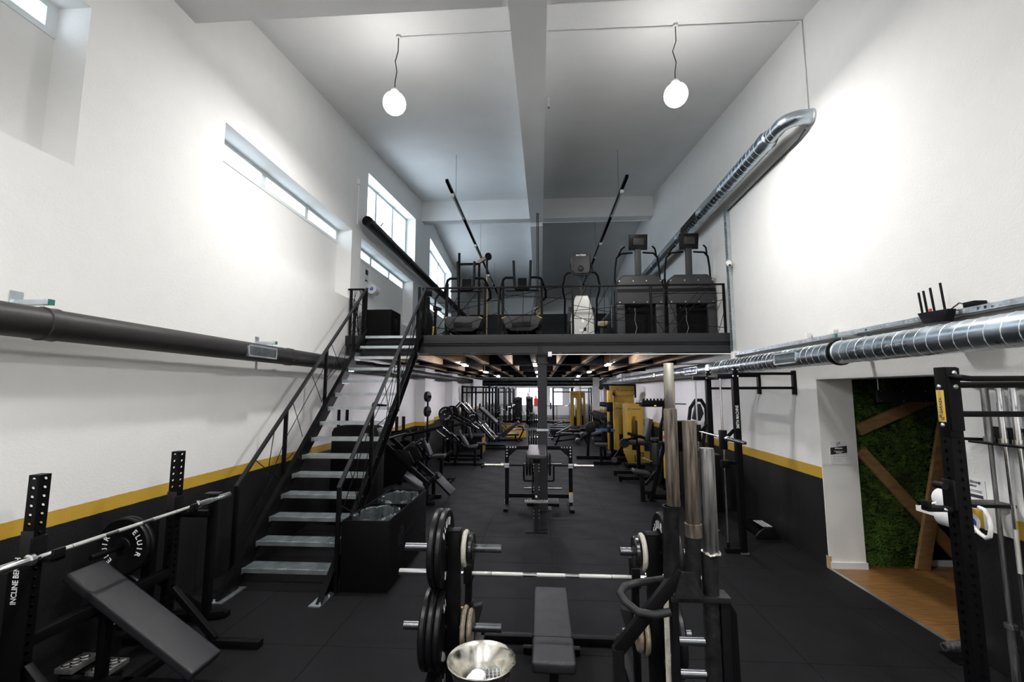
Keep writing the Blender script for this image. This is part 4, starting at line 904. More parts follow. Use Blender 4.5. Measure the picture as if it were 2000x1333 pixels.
# ================================================================== ON THE MEZZANINE
def treadmill(cx, cy, label):
    t = thing('treadmill', label, 'treadmill', (cx, cy, DECK), 'treadmills on the mezzanine', world=False)
    g = G(); P_ = lambda x, y, z: (x,y,z)
    hood = [(-.44,0,.50),(-.34,0,.545),(.34,0,.545),(.44,0,.50),(.36,0,.30),(.22,0,.22),(-.22,0,.22),(-.36,0,.30)]
    n = len(hood); vs = [(x*.94,-.02,z) for x,_,z in hood] + [(x,.10,z+.02) for x,_,z in hood] + [(x,.45,z-.06) for x,_,z in hood]
    g.add(vs, [tuple(range(n)), tuple(range(3*n-1,2*n-1,-1))] + [(r*n+i, r*n+(i+1) % n, (r+1)*n+(i+1) % n, (r+1)*n+i) for r in (0,1) for i in range(n)])
    part(t, 'motor_hood', g, 'shroud_grey', bev=.012)
    part(t, 'hood_band', G().b(-.20,.20,-.028,-.015,.30,.42), 'plastic_black', bev=.004)
    for s_ in (-1,1):
        part(t, 'warning_tag', G().c((s_*.38,-.012,.515),(.10,.012,.018),(0,-s_*.35*-1,0)), 'yellow_plate', label='yellow warning strip')
        part(t, 'frame_rail', G().b(s_*.40-.03,s_*.40+.03,.0,1.9,.06,.22), 'plastic_black', bev=.01)
        part(t, 'foot', G().b(s_*.33-.03,s_*.33+.03,.02,.12,0,.24), 'black_steel')
        part(t, 'upright', G().bar((s_*.43,.30,.10),(s_*.43,.38,1.36),.055,.09,(0,1,0)), 'black_steel', bev=.01)
        part(t, 'side_handle', G().tube([(s_*.20,.36,1.47),(s_*.36,.36,1.47),(s_*.42,.38,1.44),(s_*.46,.42,1.34),(s_*.52,.55,1.20),(s_*.52,.60,1.06),(s_*.46,.50,.98)], .027, 12), 'black_steel')
        part(t, 'tall_handle', G().tube([(s_*.19,.30,1.84),(s_*.18,.32,1.5),(s_*.165,.34,1.25),(s_*.13,.34,1.21),(0,.34,1.205)], .030, 12), 'plastic_black')
    part(t, 'running_belt', G().b(-.37,.37,.4,1.9,.12,.19), 'matte_black', bev=.01)
    c_ = part(t, 'console', G().c((0,.42,1.36),(.20,.07,.22),(-.3,0,0)), 'plastic_black', bev=.012)
    part(t, 'console_shelf', G().b(-.36,.36,.36,.44,1.17,1.205), 'plastic_black', bev=.008)
    return t
treadmill(-1.66, 9.55, 'left treadmill with tall upright handles facing the mezzanine edge')
treadmill(-.405, 9.55, 'right treadmill with tall upright handles facing the mezzanine edge')
# cross trainer
cx, cy = .84, 9.1
t = thing('cross_trainer', 'cross trainer with silver housing and grey console on the mezzanine', 'cross trainer', (cx, cy, DECK), world=False)
part(t, 'rear_housing', G().prism([(-.22,0),(.24,0),(.23,.45),(.17,.72),(.12,.88),(-.13,.88),(-.19,.68),(-.24,.40)], 'y', 0, .30), 'silver_plastic', bev=.03, segs=3)
part(t, 'side_cover', G().cyl((-.27,.36,.40),(.27,.36,.40),.30,n=28), 'shroud_grey', bev=.02)
part(t, 'maker_label', G().b(-.02,.03,-.003,0,.33,.40), 'white_print'); part(t, 'power_inlet', G().b(.02,.07,-.006,0,.15,.22), 'plastic_black'); part(t, 'label_strip', G().b(-.07,.0,-.003,0,.15,.19), 'paper')
part(t, 'mast', G().bar((-.01,.15,.86),(-.01,.22,1.50),.055,.07), 'grey_steel', bev=.01)
c_ = part(t, 'console', G().prism([(-.19,1.42),(-.14,1.36),(.14,1.36),(.19,1.42),(.20,1.74),(.13,1.80),(-.13,1.80),(-.20,1.74)], 'y', .14, .26), 'shroud_grey', bev=.025, segs=3)
part(c_, 'lettering', put(text_geo('MATRIX', .05, 1.15, .001), G(), frame_mat((0,.139,1.752), (1,0,0), (0,0,1))), 'white_print', label='white brand lettering')
part(c_, 'console_boss', G().sphere((-.01,.16,1.47),.07,14,8), 'shroud_grey')
part(t, 'grip_bar', G().tube([(-.22,.2,1.58),(-.22,.1,1.42),(-.16,.06,1.33),(0,.05,1.30),(.16,.06,1.33),(.22,.1,1.42),(.22,.2,1.58)], .019, 10), 'grey_steel')
for s_ in (-1,1): part(t, 'swing_handle', G().tube([(s_*.16,.12,1.385),(s_*.28,.14,1.38),(s_*.335,.17,1.33),(s_*.38,.2,1.12),(s_*.37,.26,1.0),(s_*.33,.34,.86),(s_*.335,.42,.55),(s_*.33,.5,.12)], .021, 10), 'black_steel')
for s_ in (-1,1): part(t, 'pedal_arm', G().bar((s_*.33,.4,.14),(s_*.30,1.6,.16),.06,.08), 'black_steel', bev=.01); part(t, 'pedal', G().b(s_*.30-.09,s_*.30+.09,1.2,1.55,.20,.24), 'plastic_black', bev=.01)
part(t, 'base_frame', G().b(-.34,.34,.02,.10,0,.06).b(-.05,.05,.05,1.9,0,.10).b(-.3,.3,1.82,1.9,0,.06), 'grey_steel', bev=.006)
# stair climbers
def climber(cx, label):
    t = thing('stair_climber', label, 'stair climber', (cx, 8.98, DECK), 'stair climbers on the mezzanine', world=False)
    part(t, 'front_hood', G().prism([(-.47,.66),(-.455,1.02),(-.40,1.19),(-.31,1.25),(.31,1.25),(.40,1.19),(.455,1.02),(.47,.66)], 'y', 0, .30), 'shroud_grey', bev=.03, segs=3)
    part(t, 'hood_band', G().b(-.455,.455,-.004,.0,.90,.97), 'plastic_black')
    for s_ in (-1,1):
        part(t, 'front_leg', G().b(s_*.38-.08,s_*.38+.08,.02,.22,0,.68), 'shroud_grey', bev=.012)
        part(t, 'side_shell', G().prism([(.22,0),(1.35,0),(1.35,.35),(.75,.70),(.34,1.22),(.22,1.22)], 'x', s_*.455-.03, s_*.455+.03), 'plastic_black', bev=.012)
        part(t, 'hand_rail', G().tube([(s_*.46,.30,.55),(s_*.46,.24,1.05),(s_*.44,.22,1.45),(s_*.41,.20,1.66),(s_*.32,.14,1.73),(s_*.10,.12,1.74)], .019, 10), 'black_steel')
        part(t, 'rail_spur', G().tube([(s_*.38,.17,1.70),(s_*.33,.06,1.80),(s_*.27,.02,1.84)], .017, 8), 'black_steel')
        part(t, 'side_decal', G().b(s_*.488-.002,s_*.488+.002,.5,.53,.25,.75), 'white_print')
        for z in (1.13, .70): part(t, 'screw', G().cyl((s_*.40,0,z),(s_*.40,-.006,z),.011,n=8), 'galvanised'); part(t, 'screw', G().cyl((s_*.13,0,z),(s_*.13,-.006,z),.011,n=8), 'galvanised')
    part(t, 'dark_recess', G().b(-.30,.30,.12,.16,.02,.67), 'matte_black'); part(t, 'status_led', G().b(-.202,-.197,.114,.12,.60,.605), 'led_red', label='red indicator')
    part(t, 'power_cable', G().tube([(-.09,.11,.60),(-.085,.105,.5),(-.10,.09,.35),(-.06,.1,.2),(-.12,.09,.03)], .0035, 6), 'grey_print')
    part(t, 'mast', G().bar((0,.13,1.22),(0,.10,1.92),.12,.08,(0,1,0)), 'shroud_grey', bev=.012)
    c_ = part(t, 'console', G().c((0,.06,1.935),(.37,.05,.31),(.22,0,0)), 'plastic_black', bev=.01); part(c_, 'console_back', G().c((0,.025,1.94),(.22,.05,.15),(.22,0,0)), 'shroud_grey', bev=.016)
    for k in range(5): part(t, 'step', G().b(-.42,.42,.45+.2*k,.72+.2*k,1.0-.19*k,1.03-.19*k), 'plastic_black', bev=.006)
    part(t, 'base', G().b(-.44,.44,.05,1.3,0,.05), 'black_steel')
climber(1.965, 'grey stair climber machine beside the cross trainer'); climber(2.965, 'grey stair climber machine against the right wall of the mezzanine')
# speaker box, roll, notice at the stair head
t = thing('subwoofer', 'large black loudspeaker cabinet at the head of the stairs', 'speaker', (-3.27, 9.1, DECK))
cb = part(t, 'cabinet', G().b(-3.53,-2.98,8.82,9.42,DECK,3.755), 'matte_black', bev=.006); part(cb, 'handle_recess', G().b(-2.985,-2.976,9.0,9.2,3.35,3.60), 'plastic_black', bev=.01)
part(cb, 'grille', G().b(-2.979,-2.974,8.88,8.98,3.25,3.66), 'matte_black')
XN = XL-.30
t = thing('paper_roll', 'white paper roll with blue core on the wall at the head of the stairs', 'paper roll', (XN+.13, 10.2, 4.36))
part(t, 'paper', G().lathe((XN+.14,10.05,4.47), (0,1,0), [(.03,0),(.115,0),(.115,.27),(.03,.27),(.03,0)], 36), 'paper'); part(t, 'core', G().lathe((XN+.14,10.045,4.47), (0,1,0), [(.012,0),(.042,0),(.042,.275),(.012,.275),(.012,0)], 24), 'blue_plastic', label='blue core')
single('roll_bracket', G().tube([(XN+.002,10.0,4.62),(XN+.14,10.0,4.62),(XN+.16,10.0,4.55),(XN+.14,10.0,4.47),(XN+.14,10.36,4.47)], .008, 8), 'white_plastic', 'thin white wire bracket carrying the paper roll above the stairs', 'bracket')
t = thing('notice', 'tall narrow notice with black block on the wall above the paper roll', 'sign', (XN+.004, 10.1, 4.62))
part(t, 'sheet', G().b(XN+.001,XN+.004,9.98,10.18,4.62,5.02), 'paper'); part(t, 'print_block', G().b(XN+.004,XN+.006,10.0,10.16,4.80,4.92).b(XN+.004,XN+.006,10.0,10.16,4.63,4.68), 'black_print')
part(t, 'print_lines', G().b(XN+.004,XN+.0055,10.02,10.14,4.70,4.705).b(XN+.004,XN+.0055,10.02,10.14,4.73,4.735).b(XN+.004,XN+.0055,10.02,10.14,4.76,4.765), 'grey_print')
# stationary bike, rope trainer, hanging rings and rower further back on the mezzanine
t = thing('exercise_bike', 'black exercise bike behind the stair post on the mezzanine', 'bike', (-2.45, 9.6, DECK))
x, y, z = -2.45, 9.6, DECK
part(t, 'fan_housing', G().cyl((x-.07,y,z+.36),(x+.07,y,z+.36),.30,n=28), 'plastic_black', bev=.015); part(t, 'main_frame', G().bar((x,y,z+.2),(x,y+.75,z+.30),.07,.09), 'black_steel', bev=.01)
part(t, 'seat_post', G().bar((x,y+.70,z+.25),(x,y+.78,z+.85),.05), 'black_steel'); part(t, 'saddle', G().prism([(x-.11,y+.95),(x-.03,y+.62),(x+.03,y+.62),(x+.11,y+.95)], 'z', z+.85, z+.92), 'leather', bev=.02)
part(t, 'head_post', G().bar((x,y+.12,z+.35),(x,y+.06,z+1.0),.06), 'black_steel')
for s_ in (-1,1): part(t, 'handle_arm', G().tube([(x+s_*.12,y+.15,z+.3),(x+s_*.16,y+.05,z+.95),(x+s_*.22,y+.12,z+1.08),(x+s_*.24,y+.3,z+1.1)], .02, 10), 'black_steel'); part(t, 'arm_stripe', G().bar((x+s_*.13,y-.02,z+.05),(x+s_*.15,y-.03,z+.35),.03,.02), 'yellow_plate')
part(t, 'monitor', G().c((x,y+.04,z+1.08),(.17,.05,.14),(.3,0,0)), 'plastic_black', bev=.01)
for yy in (y-.1, y+.8): part(t, 'foot', G().b(x-.26,x+.26,yy-.03,yy+.03,z,z+.06), 'black_steel', bev=.006)
t = thing('rope_trainer', 'black rope pulling frame with a pale rope behind the left treadmill', 'rope trainer', (-1.75, 12.2, DECK))
part(t, 'frame', G().b(-2.28,-2.22,12.2,12.26,DECK,5.95).b(-2.28,-1.66,12.2,12.26,5.6,5.66).b(-1.72,-1.66,12.2,12.26,DECK,5.62).b(-2.3,-1.64,12.1,12.9,DECK,DECK+.06), 'black_steel', bev=.005)
part(t, 'boom', G().bar((-1.7,12.23,5.68),(-1.42,12.1,5.80),.07,.09), 'beam_wood'); part(t, 'pulley', G().cyl((-1.42,12.04,5.80),(-1.42,12.16,5.80),.09,n=20), 'plastic_black'); part(t, 'swivel', G().cyl((-1.46,12.1,5.72),(-1.46,12.1,5.30),.03,n=10), 'plastic_black')
part(t, 'rope', G().tube([(-1.46,12.1,5.4),(-1.45,12.1,4.4),(-1.46,12.1,3.2)], .02, 8), 'light_wood', label='pale rope')
t = thing('gym_rings', 'pair of wooden gym rings hanging on black straps above the mezzanine', 'rings', (-.05, 12.5, 4.2))
for k, (x, z) in enumerate(((-.09,4.33),(-.05,4.25))):
    part(t, 'strap', G().b(x-.012,x+.012,12.5+.03*k,12.505+.03*k,z+.10,zc(12.5)-.012), 'cable_black'); part(t, 'ring', G().tube([(x+.085*math.cos(a*PI/10),12.5+.03*k,z+.115*math.sin(a*PI/10)) for a in range(20)], .014, 8, True), 'light_wood')
t = thing('rower', 'low rowing machine with pale console on the mezzanine floor', 'rowing machine', (1.62, 11.4, DECK))
part(t, 'rail', G().b(1.57,1.67,11.3,13.4,DECK+.32,DECK+.40), 'galvanised', bev=.006); part(t, 'flywheel_housing', G().cyl((1.50,11.35,DECK+.34),(1.74,11.35,DECK+.34),.25,n=24), 'shroud_grey', bev=.015)
part(t, 'monitor', G().b(1.38,1.76,11.02,11.06,DECK+.52,DECK+.64), 'silver_plastic', bev=.01); part(t, 'screen', G().b(1.44,1.62,11.017,11.021,DECK+.55,DECK+.61), 'yellow_steel'); part(t, 'monitor_arm', G().bar((1.62,11.3,DECK+.5),(1.6,11.06,DECK+.58),.04), 'black_steel'); part(t, 'foot', G().b(1.30,1.94,11.1,11.2,DECK,DECK+.10), 'galvanised', bev=.006); part(t, 'foot', G().b(1.4,1.84,13.3,13.38,DECK,DECK+.32), 'galvanised')
part(t, 'seat', G().b(1.49,1.75,12.4,12.7,DECK+.41,DECK+.46), 'leather', bev=.015)
t = thing('step_bench', 'small dark tilted bench behind the right treadmill', 'bench', (-.35, 11.6, DECK)); pad(t, 'pad', (-.52,11.6,3.75),(-.16,11.6,4.15),.3,.07); part(t, 'leg', G().bar((-.2,11.6,DECK),(-.22,11.6,4.05),.05), 'black_steel'); part(t, 'leg', G().bar((-.5,11.6,DECK),(-.5,11.6,3.72),.05), 'black_steel'); part(t, 'foot', G().b(-.56,-.14,11.45,11.75,DECK,DECK+.04), 'black_steel')
# ================================================================== SMITH MACHINE (right wall)
t = thing('smith_machine', 'black wall-mounted smith machine with guide rods on the right', 'smith machine', (2.75, 6.95, 0))
for k, y in enumerate((6.46, 7.47)):
    u = part(t, 'upright', G().holed(2.655, y, .0, 2.45, .075, .06, .011, True), 'black_steel')
    part(t, 'guide_rod', G().cyl((2.46,y,.06),(2.46,y,2.33),.0135,n=14), 'chrome')
    part(t, 'rod_arm', G().b(2.42,2.63,y-.03,y+.03,2.30,2.36), 'black_steel', bev=.004); part(t, 'rod_arm', G().b(2.42,2.63,y-.03,y+.03,0.0,.06), 'black_steel', bev=.004)
    part(t, 'spring_stop', G().cyl((2.46,y,.06),(2.46,y,.13),.022,n=14), 'plastic_black')
    cr = part(t, 'carriage', G().b(2.415,2.505,y-.04,y+.04,1.34,1.60), 'plastic_black', bev=.01); part(cr, 'catch_hook', G().bar((2.49,y,1.48),(2.61,y,1.60),.03,.04), 'black_steel')
    part(t, 'safety_stop', G().b(2.42,2.52,y-.04,y+.04,1.10,1.20).b(2.5,2.66,y-.012,y+.012,1.14,1.19), 'black_steel', bev=.006)
    for z in (2.365, 2.17): part(t, 'wall_tube', G().cyl((2.69,y,z),(XR-.03,y,z),.019,n=14), 'black_steel')
    part(t, 'wall_bracket', G().b(XR-.04,XR-.002,y-.035,y+.035,2.08,2.405), 'black_steel', bev=.004)
    for z in (2.42, 2.33): bolt(t, (2.62,y-.038,z), (0,-1,0), .012); bolt(t, (2.685,y-.038,z), (0,-1,0), .012)
    part(t, 'foot_bracket', G().b(2.60,2.71,y-.055,y+.055,0,.012), 'galvanised')
part(t, 'top_tie', G().b(2.63,2.68,6.50,7.43,2.30,2.37), 'black_steel', bev=.004)
part(t, 'smith_bar', G().cyl((2.46,6.0,1.50),(2.46,7.95,1.50),.015,n=14), 'chrome'); part(t, 'bar_sleeve', G().lathe((2.46,6.33,1.50), (0,-1,0), [(0,0),(.036,0),(.036,.03),(.025,.035),(.025,.55),(.015,.55),(.012,.50)], 20), 'chrome'); part(t, 'bar_sleeve', G().lathe((2.46,7.60,1.50), (0,1,0), [(0,0),(.036,0),(.036,.03),(.025,.035),(.025,.5),(0,.5)], 20), 'chrome')
part(t, 'lettering', put(text_geo('SMITH MACHINE', .055, .75, .0006), G(), frame_mat((2.652,6.4205,1.78), (0,0,1), (-1,0,0))), 'white_print', label='white upright lettering')
# low calf step at the foot of the wall
t = thing('calf_step', 'low black calf step with bright tread plate against the right wall', 'step', (3.2, 7.3, 0))
for y in (7.06, 7.62): part(t, 'end_plate', G().prism([(3.08,0),(3.42,0),(3.40,.07),(3.32,.155),(3.22,.165),(3.12,.10),(3.08,.05)], 'y', y-.03, y+.01), 'plastic_black', bev=.005)
part(t, 'beam', G().b(3.14,3.36,7.06,7.62,.03,.10), 'black_steel'); q = part(t, 'tread_plate', G().b(3.20,3.34,7.07,7.42,.15,.165), 'black_steel'); g = G()
for i in range(8):
    for j in range(3): g.c((3.222+.048*j,7.10+.042*i,.168),(.034,.022,.008))
part(q, 'tread_studs', g, 'seam_steel')
# ================================================================== PRONE ROW BENCH (centre, in front of the column)
t = thing('prone_row_bench', 'tall black prone row bench with bolted frame in the centre aisle', 'bench', (-.07, 7.9, 0))
part(t, 'front_post', G().holed(-.085, 7.20, .0, 1.06, .07, .055, .010, True), 'grey_steel'); part(t, 'foot_plate', G().b(-.25,.08,7.12,7.28,0,.012), 'black_steel')
pad(t, 'chest_pad', (-.075,7.10,1.16), (-.075,8.34,1.17), .30, .07, 'leather_grey', (1,0,0), .018); part(t, 'pad_frame', G().b(-.13,-.02,7.15,8.32,1.03,1.095), 'black_steel', bev=.004)
part(t, 'rear_post', G().b(-.12,-.05,8.22,8.29,.0,1.04), 'black_steel', bev=.004); part(t, 'spine_rail', G().b(-.12,-.05,7.2,8.7,.14,.20), 'black_steel', bev=.004)
for x in (-.645, .53):
    part(t, 'side_post', G().holed(x, 8.68, .0, 1.11, .07, .055, .010, True), 'black_steel'); part(t, 'bar_hook', G().b(x-.045,x+.045,8.575,8.644,.72,.745).b(x-.045,x+.045,8.575,8.59,.74,.80), 'galvanised', bev=.004)
    s_ = 1 if x < 0 else -1
    part(t, 'gusset', G().prism([(x-s_*.03,1.11),(x+s_*.20,1.11),(x+s_*.20,1.06),(x+s_*.04,.92),(x-s_*.03,.86)], 'y', 8.635, 8.644), 'black_steel', bev=.002)
    for q in ((0,1.085),(.06,1.085),(.11,1.085),(.16,1.085),(0,1.03),(0,.975),(0,.92)): bolt(t, (x+s_*q[0],8.635,q[1]), (0,-1,0), .015)
    part(t, 'side_foot', G().b(x-.04,x+.04,8.30,9.1,0,.05), 'black_steel', bev=.004)
    for q in (.06,.12): bolt(t, (x+.036,8.68,q), (1,0,0), .014); bolt(t, (x-.036,8.68,q), (-1,0,0), .014)
part(t, 'tape', G().b(.494,.566,8.640,8.644,.10,.26), 'galvanised'); part(t, 'tape', G().b(.494,.566,8.640,8.645,.26,.28), 'orange_tape', label='orange tape band')
part(t, 'top_beam', G().b(-.61,.495,8.65,8.71,1.04,1.11), 'black_steel', bev=.004); part(t, 'low_beam', G().b(-.61,.495,8.65,8.71,.17,.24), 'black_steel', bev=.004)
q = part(t, 'foot_rest', G().b(-.26,.09,7.05,7.19,.455,.475), 'checker', bev=.003); g = G()
for i in range(8):
    for j in range(3): g.c((-.235+.042*i,7.08+.04*j,.478),(.03,.008,.005),(0,0,.7 if (i+j) % 2 else -.7))
part(q, 'tread_pattern', g, 'chrome'); part(t, 'pop_pin', G().sphere((-.085,7.14,.53),.022,12,8), 'chrome')
for s_ in (-1,1):
    for z in (.20,.26,.31,.62,.66,.90,.95,1.0): bolt(t, (-.085+s_*.036,7.20,z), (s_,0,0), .011)
t = thing('cambered_bar', 'cambered barbell resting low on the prone row bench', 'barbell', (-.06, 8.64, .6))
part(t, 'bar', G().tube([(-.70,8.612,.762),(-.33,8.612,.762),(-.33,8.612,.745),(-.33,8.612,.50),(-.31,8.612,.482),(.20,8.612,.482),(.22,8.612,.50),(.22,8.612,.745),(.22,8.612,.762),(.59,8.612,.762)], .016, 12), 'black_steel')
for s_, x in ((-1,-.70),(1,.59)): q = part(t, 'sleeve', G().lathe((x,8.612,.762), (s_,0,0), [(0,0),(.042,0),(.042,.05),(.025,.055),(.025,.36),(0,.36)], 18), 'bright_old_steel')
# ================================================================== UNDER THE MEZZANINE: left row
def rail(root, name, p, q, w=.06, h=None, m_='black_steel'): return part(root, name, G().bar(p, q, w, h), m_, bev=.004)
def roller(root, name, p, q, r=.05): return part(root, name, G().cyl(p, q, r, n=18), 'leather', bev=.01)
# shrouded machine behind the stairs
t = thing('leg_curl_machine', 'black machine with rounded shroud seen through the stair treads', 'gym machine', (-3.0, 7.5, 0))
part(t, 'shroud', G().prism([(-3.40,.1),(-3.40,1.46),(-3.37,1.53),(-3.25,1.57),(-3.0,1.585),(-2.75,1.57),(-2.65,1.53),(-2.62,1.46),(-2.62,.1)], 'y', 7.3, 7.62), 'plastic_black', bev=.02)
part(t, 'shroud_label', G().b(-2.86,-2.79,7.293,7.3,1.40,1.45), 'grey_print')
for x in (-3.36, -3.22): part(t, 'peg', G().cyl((x,7.46,1.54),(x,7.46,1.82),.026,n=14), 'plastic_black')
part(t, 'handle', G().tube([(-2.80,7.46,1.56),(-2.80,7.44,1.84),(-2.76,7.42,1.92),(-2.70,7.42,1.90),(-2.54,7.42,1.885)], .022, 10), 'plastic_black')
rail(t, 'base', (-3.4,7.4,.05), (-2.6,7.4,.05), .1); rail(t, 'base', (-3.4,7.9,.05), (-2.6,7.9,.05), .1); rail(t, 'base_tie', (-3.0,7.4,.05), (-3.0,7.9,.05), .08)
# hack squat with slanted pad
t = thing('hack_squat', 'black hack squat machine with slanted grey pad behind the waste box', 'gym machine', (-2.5, 9.0, 0))
pad(t, 'back_pad', (-2.82,8.95,.66), (-2.22,8.95,.25), .34, .07, 'leather_grey')
for y in (8.68, 9.25):
    part(t, 'side_plate', G().prism([(-3.3,1.05),(-2.52,1.0),(-2.40,.78),(-2.72,.40),(-3.0,.30)], 'y', y-.01, y+.01), 'black_steel', bev=.006)
    rail(t, 'slide_rail', (-3.2,y,1.30), (-2.1,y,.36), .06, .08); rail(t, 'frame_leg', (-2.16,y,0), (-2.16,y,.42), .07); rail(t, 'frame_base', (-3.35,y,.04), (-2.0,y,.04), .07)
    rail(t, 'rear_leg', (-3.25,y,0), (-3.18,y,1.35), .07); rail(t, 'top_arm', (-3.15,y,1.22), (-2.50,y,1.36), .06, .05)
    part(t, 'grip', G().cyl((-2.62,y,1.02),(-2.42,y,1.16),.022,n=12), 'leather_grey')
part(t, 'bright_rod', G().cyl((-2.93,8.66,1.23),(-2.56,8.66,1.33),.024,n=14), 'chrome'); part(t, 'knob', G().sphere((-2.97,8.66,1.22),.03,12,8), 'chrome')
roller(t, 'roller', (-2.26,8.9,.33), (-1.96,8.75,.53)); part(t, 'roller_end', G().cyl((-1.97,8.755,.525),(-1.93,8.735,.55),.052,n=18), 'plastic_black')
part(t, 'foot_board', G().bar((-2.05,8.95,.50),(-1.72,8.95,.18),.5,.04), 'black_steel', bev=.006); rail(t, 'cross_base', (-2.16,8.68,.05), (-2.16,9.25,.05), .07)
for x in (-2.90, -2.76): part(t, 'plate_horn', G().cyl((x,9.1,1.28),(x,9.1,1.62),.032,n=14), 'plastic_black')
rail(t, 'horn_beam', (-3.0,9.1,1.30), (-2.6,9.1,1.34), .06); roller(t, 'shoulder_pad', (-2.8,8.8,.93), (-2.62,8.8,.78), .045)
t = thing('chrome_cup', 'small shiny steel dish on a post beside the waste box', 'dish', (-2.98, 8.25, 0)); part(t, 'dish', G().lathe((-2.98,8.25,.32), (0,0,1), [(0,0),(.09,.0),(.11,.03),(.10,.03),(.08,.012),(0,.012)], 28), 'chrome'); part(t, 'post', G().cyl((-2.98,8.25,0),(-2.98,8.25,.32),.02,n=12), 'black_steel')
# seated plate machines
def seated(x, y, label, back, seat, plates, f=1):
    t = thing('seated_press', label, 'gym machine', (x, y, 0), 'plate machines along the left wall')
    pad(t, 'back_pad', back[0], back[1], .28, .07, 'leather_grey'); pad(t, 'seat_pad', seat[0], seat[1], .30, .07, 'leather_grey')
    rail(t, 'seat_post', (x+.25,y,0), (x+.25,y,seat[0][2]-.08), .07); rail(t, 'spine', (x-.7,y,.05), (x+.55,y,.05), .07); rail(t, 'front_foot', (x+.5,y-.35,.03), (x+.5,y+.35,.03), .06)
    rail(t, 'back_post', (x-.35,y,0), (x-.05,y,1.15), .07); rail(t, 'rear_foot', (x-.65,y-.4,.03), (x-.65,y+.4,.03), .06)
    for s_ in (-1,1):
        rail(t, 'side_frame', (x-.6,y+s_*.42,0), (x-.55,y+s_*.42,1.1), .06); rail(t, 'press_arm', (x-.55,y+s_*.42,1.1), (x+.2,y+s_*.36,1.25), .05)
        part(t, 'grip', G().cyl((x+.18,y+s_*.36,1.24),(x+.40,y+s_*.34,1.08),.018,n=10), 'chrome'); rail(t, 'brace', (x-.55,y+s_*.42,.9), (x-.05,y+s_*.1,.5), .05)
        part(t, 'plate_horn', G().cyl((x-.45,y+s_*.42,.80),(x-.45,y+s_*.72,.80),.024,n=12), 'chrome')
    rail(t, 'cross_tie', (x-.55,y-.42,1.08), (x-.55,y+.42,1.08), .06); rail(t, 'cross_tie', (x-.5,y-.42,.35), (x-.5,y+.42,.35), .06)
    return t
seated(-2.62, 10.9, 'black seated plate-loaded press just behind the hack squat', ((-2.76,10.9,1.02),(-2.60,10.9,.62)), ((-2.60,10.9,.62),(-2.28,10.9,.64)), 0)
seated(-2.15, 13.2, 'black seated plate-loaded row machine further down the left row', ((-2.34,13.2,1.02),(-2.08,13.2,.58)), ((-2.10,13.2,.57),(-1.84,13.2,.60)), 0)
GL = 'plates on the left row of machines'
plate_thing('weight_plate', 'black plate on the side of the nearer seated press', GL, loc=(-3.07,10.36,.80), rot=(1.1,0,-PI/2)); plate_thing('weight_plate', 'second black plate on the side of the nearer seated press', GL, loc=(-3.07,10.30,.80), rot=(1.3,0,-PI/2))
# storage pole with small plates against the wall
t = thing('plate_pole', 'slim pole holding two small black discs against the left wall', 'stand', (-2.95, 11.8, 0)); part(t, 'pole', G().cyl((-2.95,11.8,0),(-2.95,11.8,2.0),.022,n=12), 'black_steel'); part(t, 'base', G().cyl((-2.95,11.8,0),(-2.95,11.8,.03),.18,n=24), 'black_steel')
for z in (1.98, 1.60): part(t, 'disc', G().cyl((-2.98,11.74,z),(-2.90,11.72,z),.135,n=26), 'plate_rubber', bev=.012); part(t, 'disc_knob', G().cyl((-2.9,11.72,z),(-2.84,11.72,z),.03,n=10), 'plastic_black')
# arm machine with two big plates
t = thing('lever_row_machine', 'black lever machine with raised plate arms on the left', 'gym machine', (-2.75, 14.6, 0))
for s_ in (-1,1):
    y = 14.6+s_*.40; rail(t, 'lever_arm', (-3.0,y,1.45), (-2.0,y,.95), .07); rail(t, 'post', (-2.9,y,0), (-2.9,y,1.3), .07); rail(t, 'base_rail', (-3.2,y,.04), (-1.9,y,.04), .07); part(t, 'plate_horn', G().cyl((-2.95,y,1.42),(-2.95,y+s_*.3,1.42),.024,n=12), 'chrome')
    part(t, 'grip', G().cyl((-2.05,y,1.0),(-1.75,y,1.18),.02,n=10), 'chrome')
rail(t, 'cross_tie', (-2.9,14.2,1.2), (-2.9,15.0,1.2), .07); pad(t, 'chest_pad', (-2.28,14.6,1.0),(-2.2,14.6,.62),.26,.07); pad(t, 'seat_pad', (-2.05,14.6,.5),(-1.75,14.6,.5),.3,.07); rail(t, 'seat_post', (-1.9,14.6,0), (-1.9,14.6,.44), .07)
for y in (14.12, 14.06, 15.10): plate_thing('weight_plate', {14.12:'upper black plate on the raised lever arm nearer the viewer',14.06:'front black plate on the raised lever arm nearer the viewer',15.10:'black plate on the farther raised lever arm'}[y], GL, loc=(-2.95,y,1.42), rot=(.6,0,-PI/2))
# low bench with gold leg
t = thing('low_bench', 'low black bench box with a brass-coloured leg on the left', 'bench', (-2.4, 16.2, 0)); pad(t, 'pad', (-2.95,16.2,.60),(-2.0,16.2,.62),.5,.09); part(t, 'box', G().b(-2.95,-2.08,15.98,16.42,.12,.50), 'matte_black', bev=.01)
for y in (16.0, 16.4): part(t, 'leg', G().b(-2.06,-2.0,y-.03,y+.03,0,.52), 'gold_leg', bev=.004); part(t, 'leg', G().b(-2.95,-2.89,y-.03,y+.03,0,.52), 'black_steel', bev=.004)
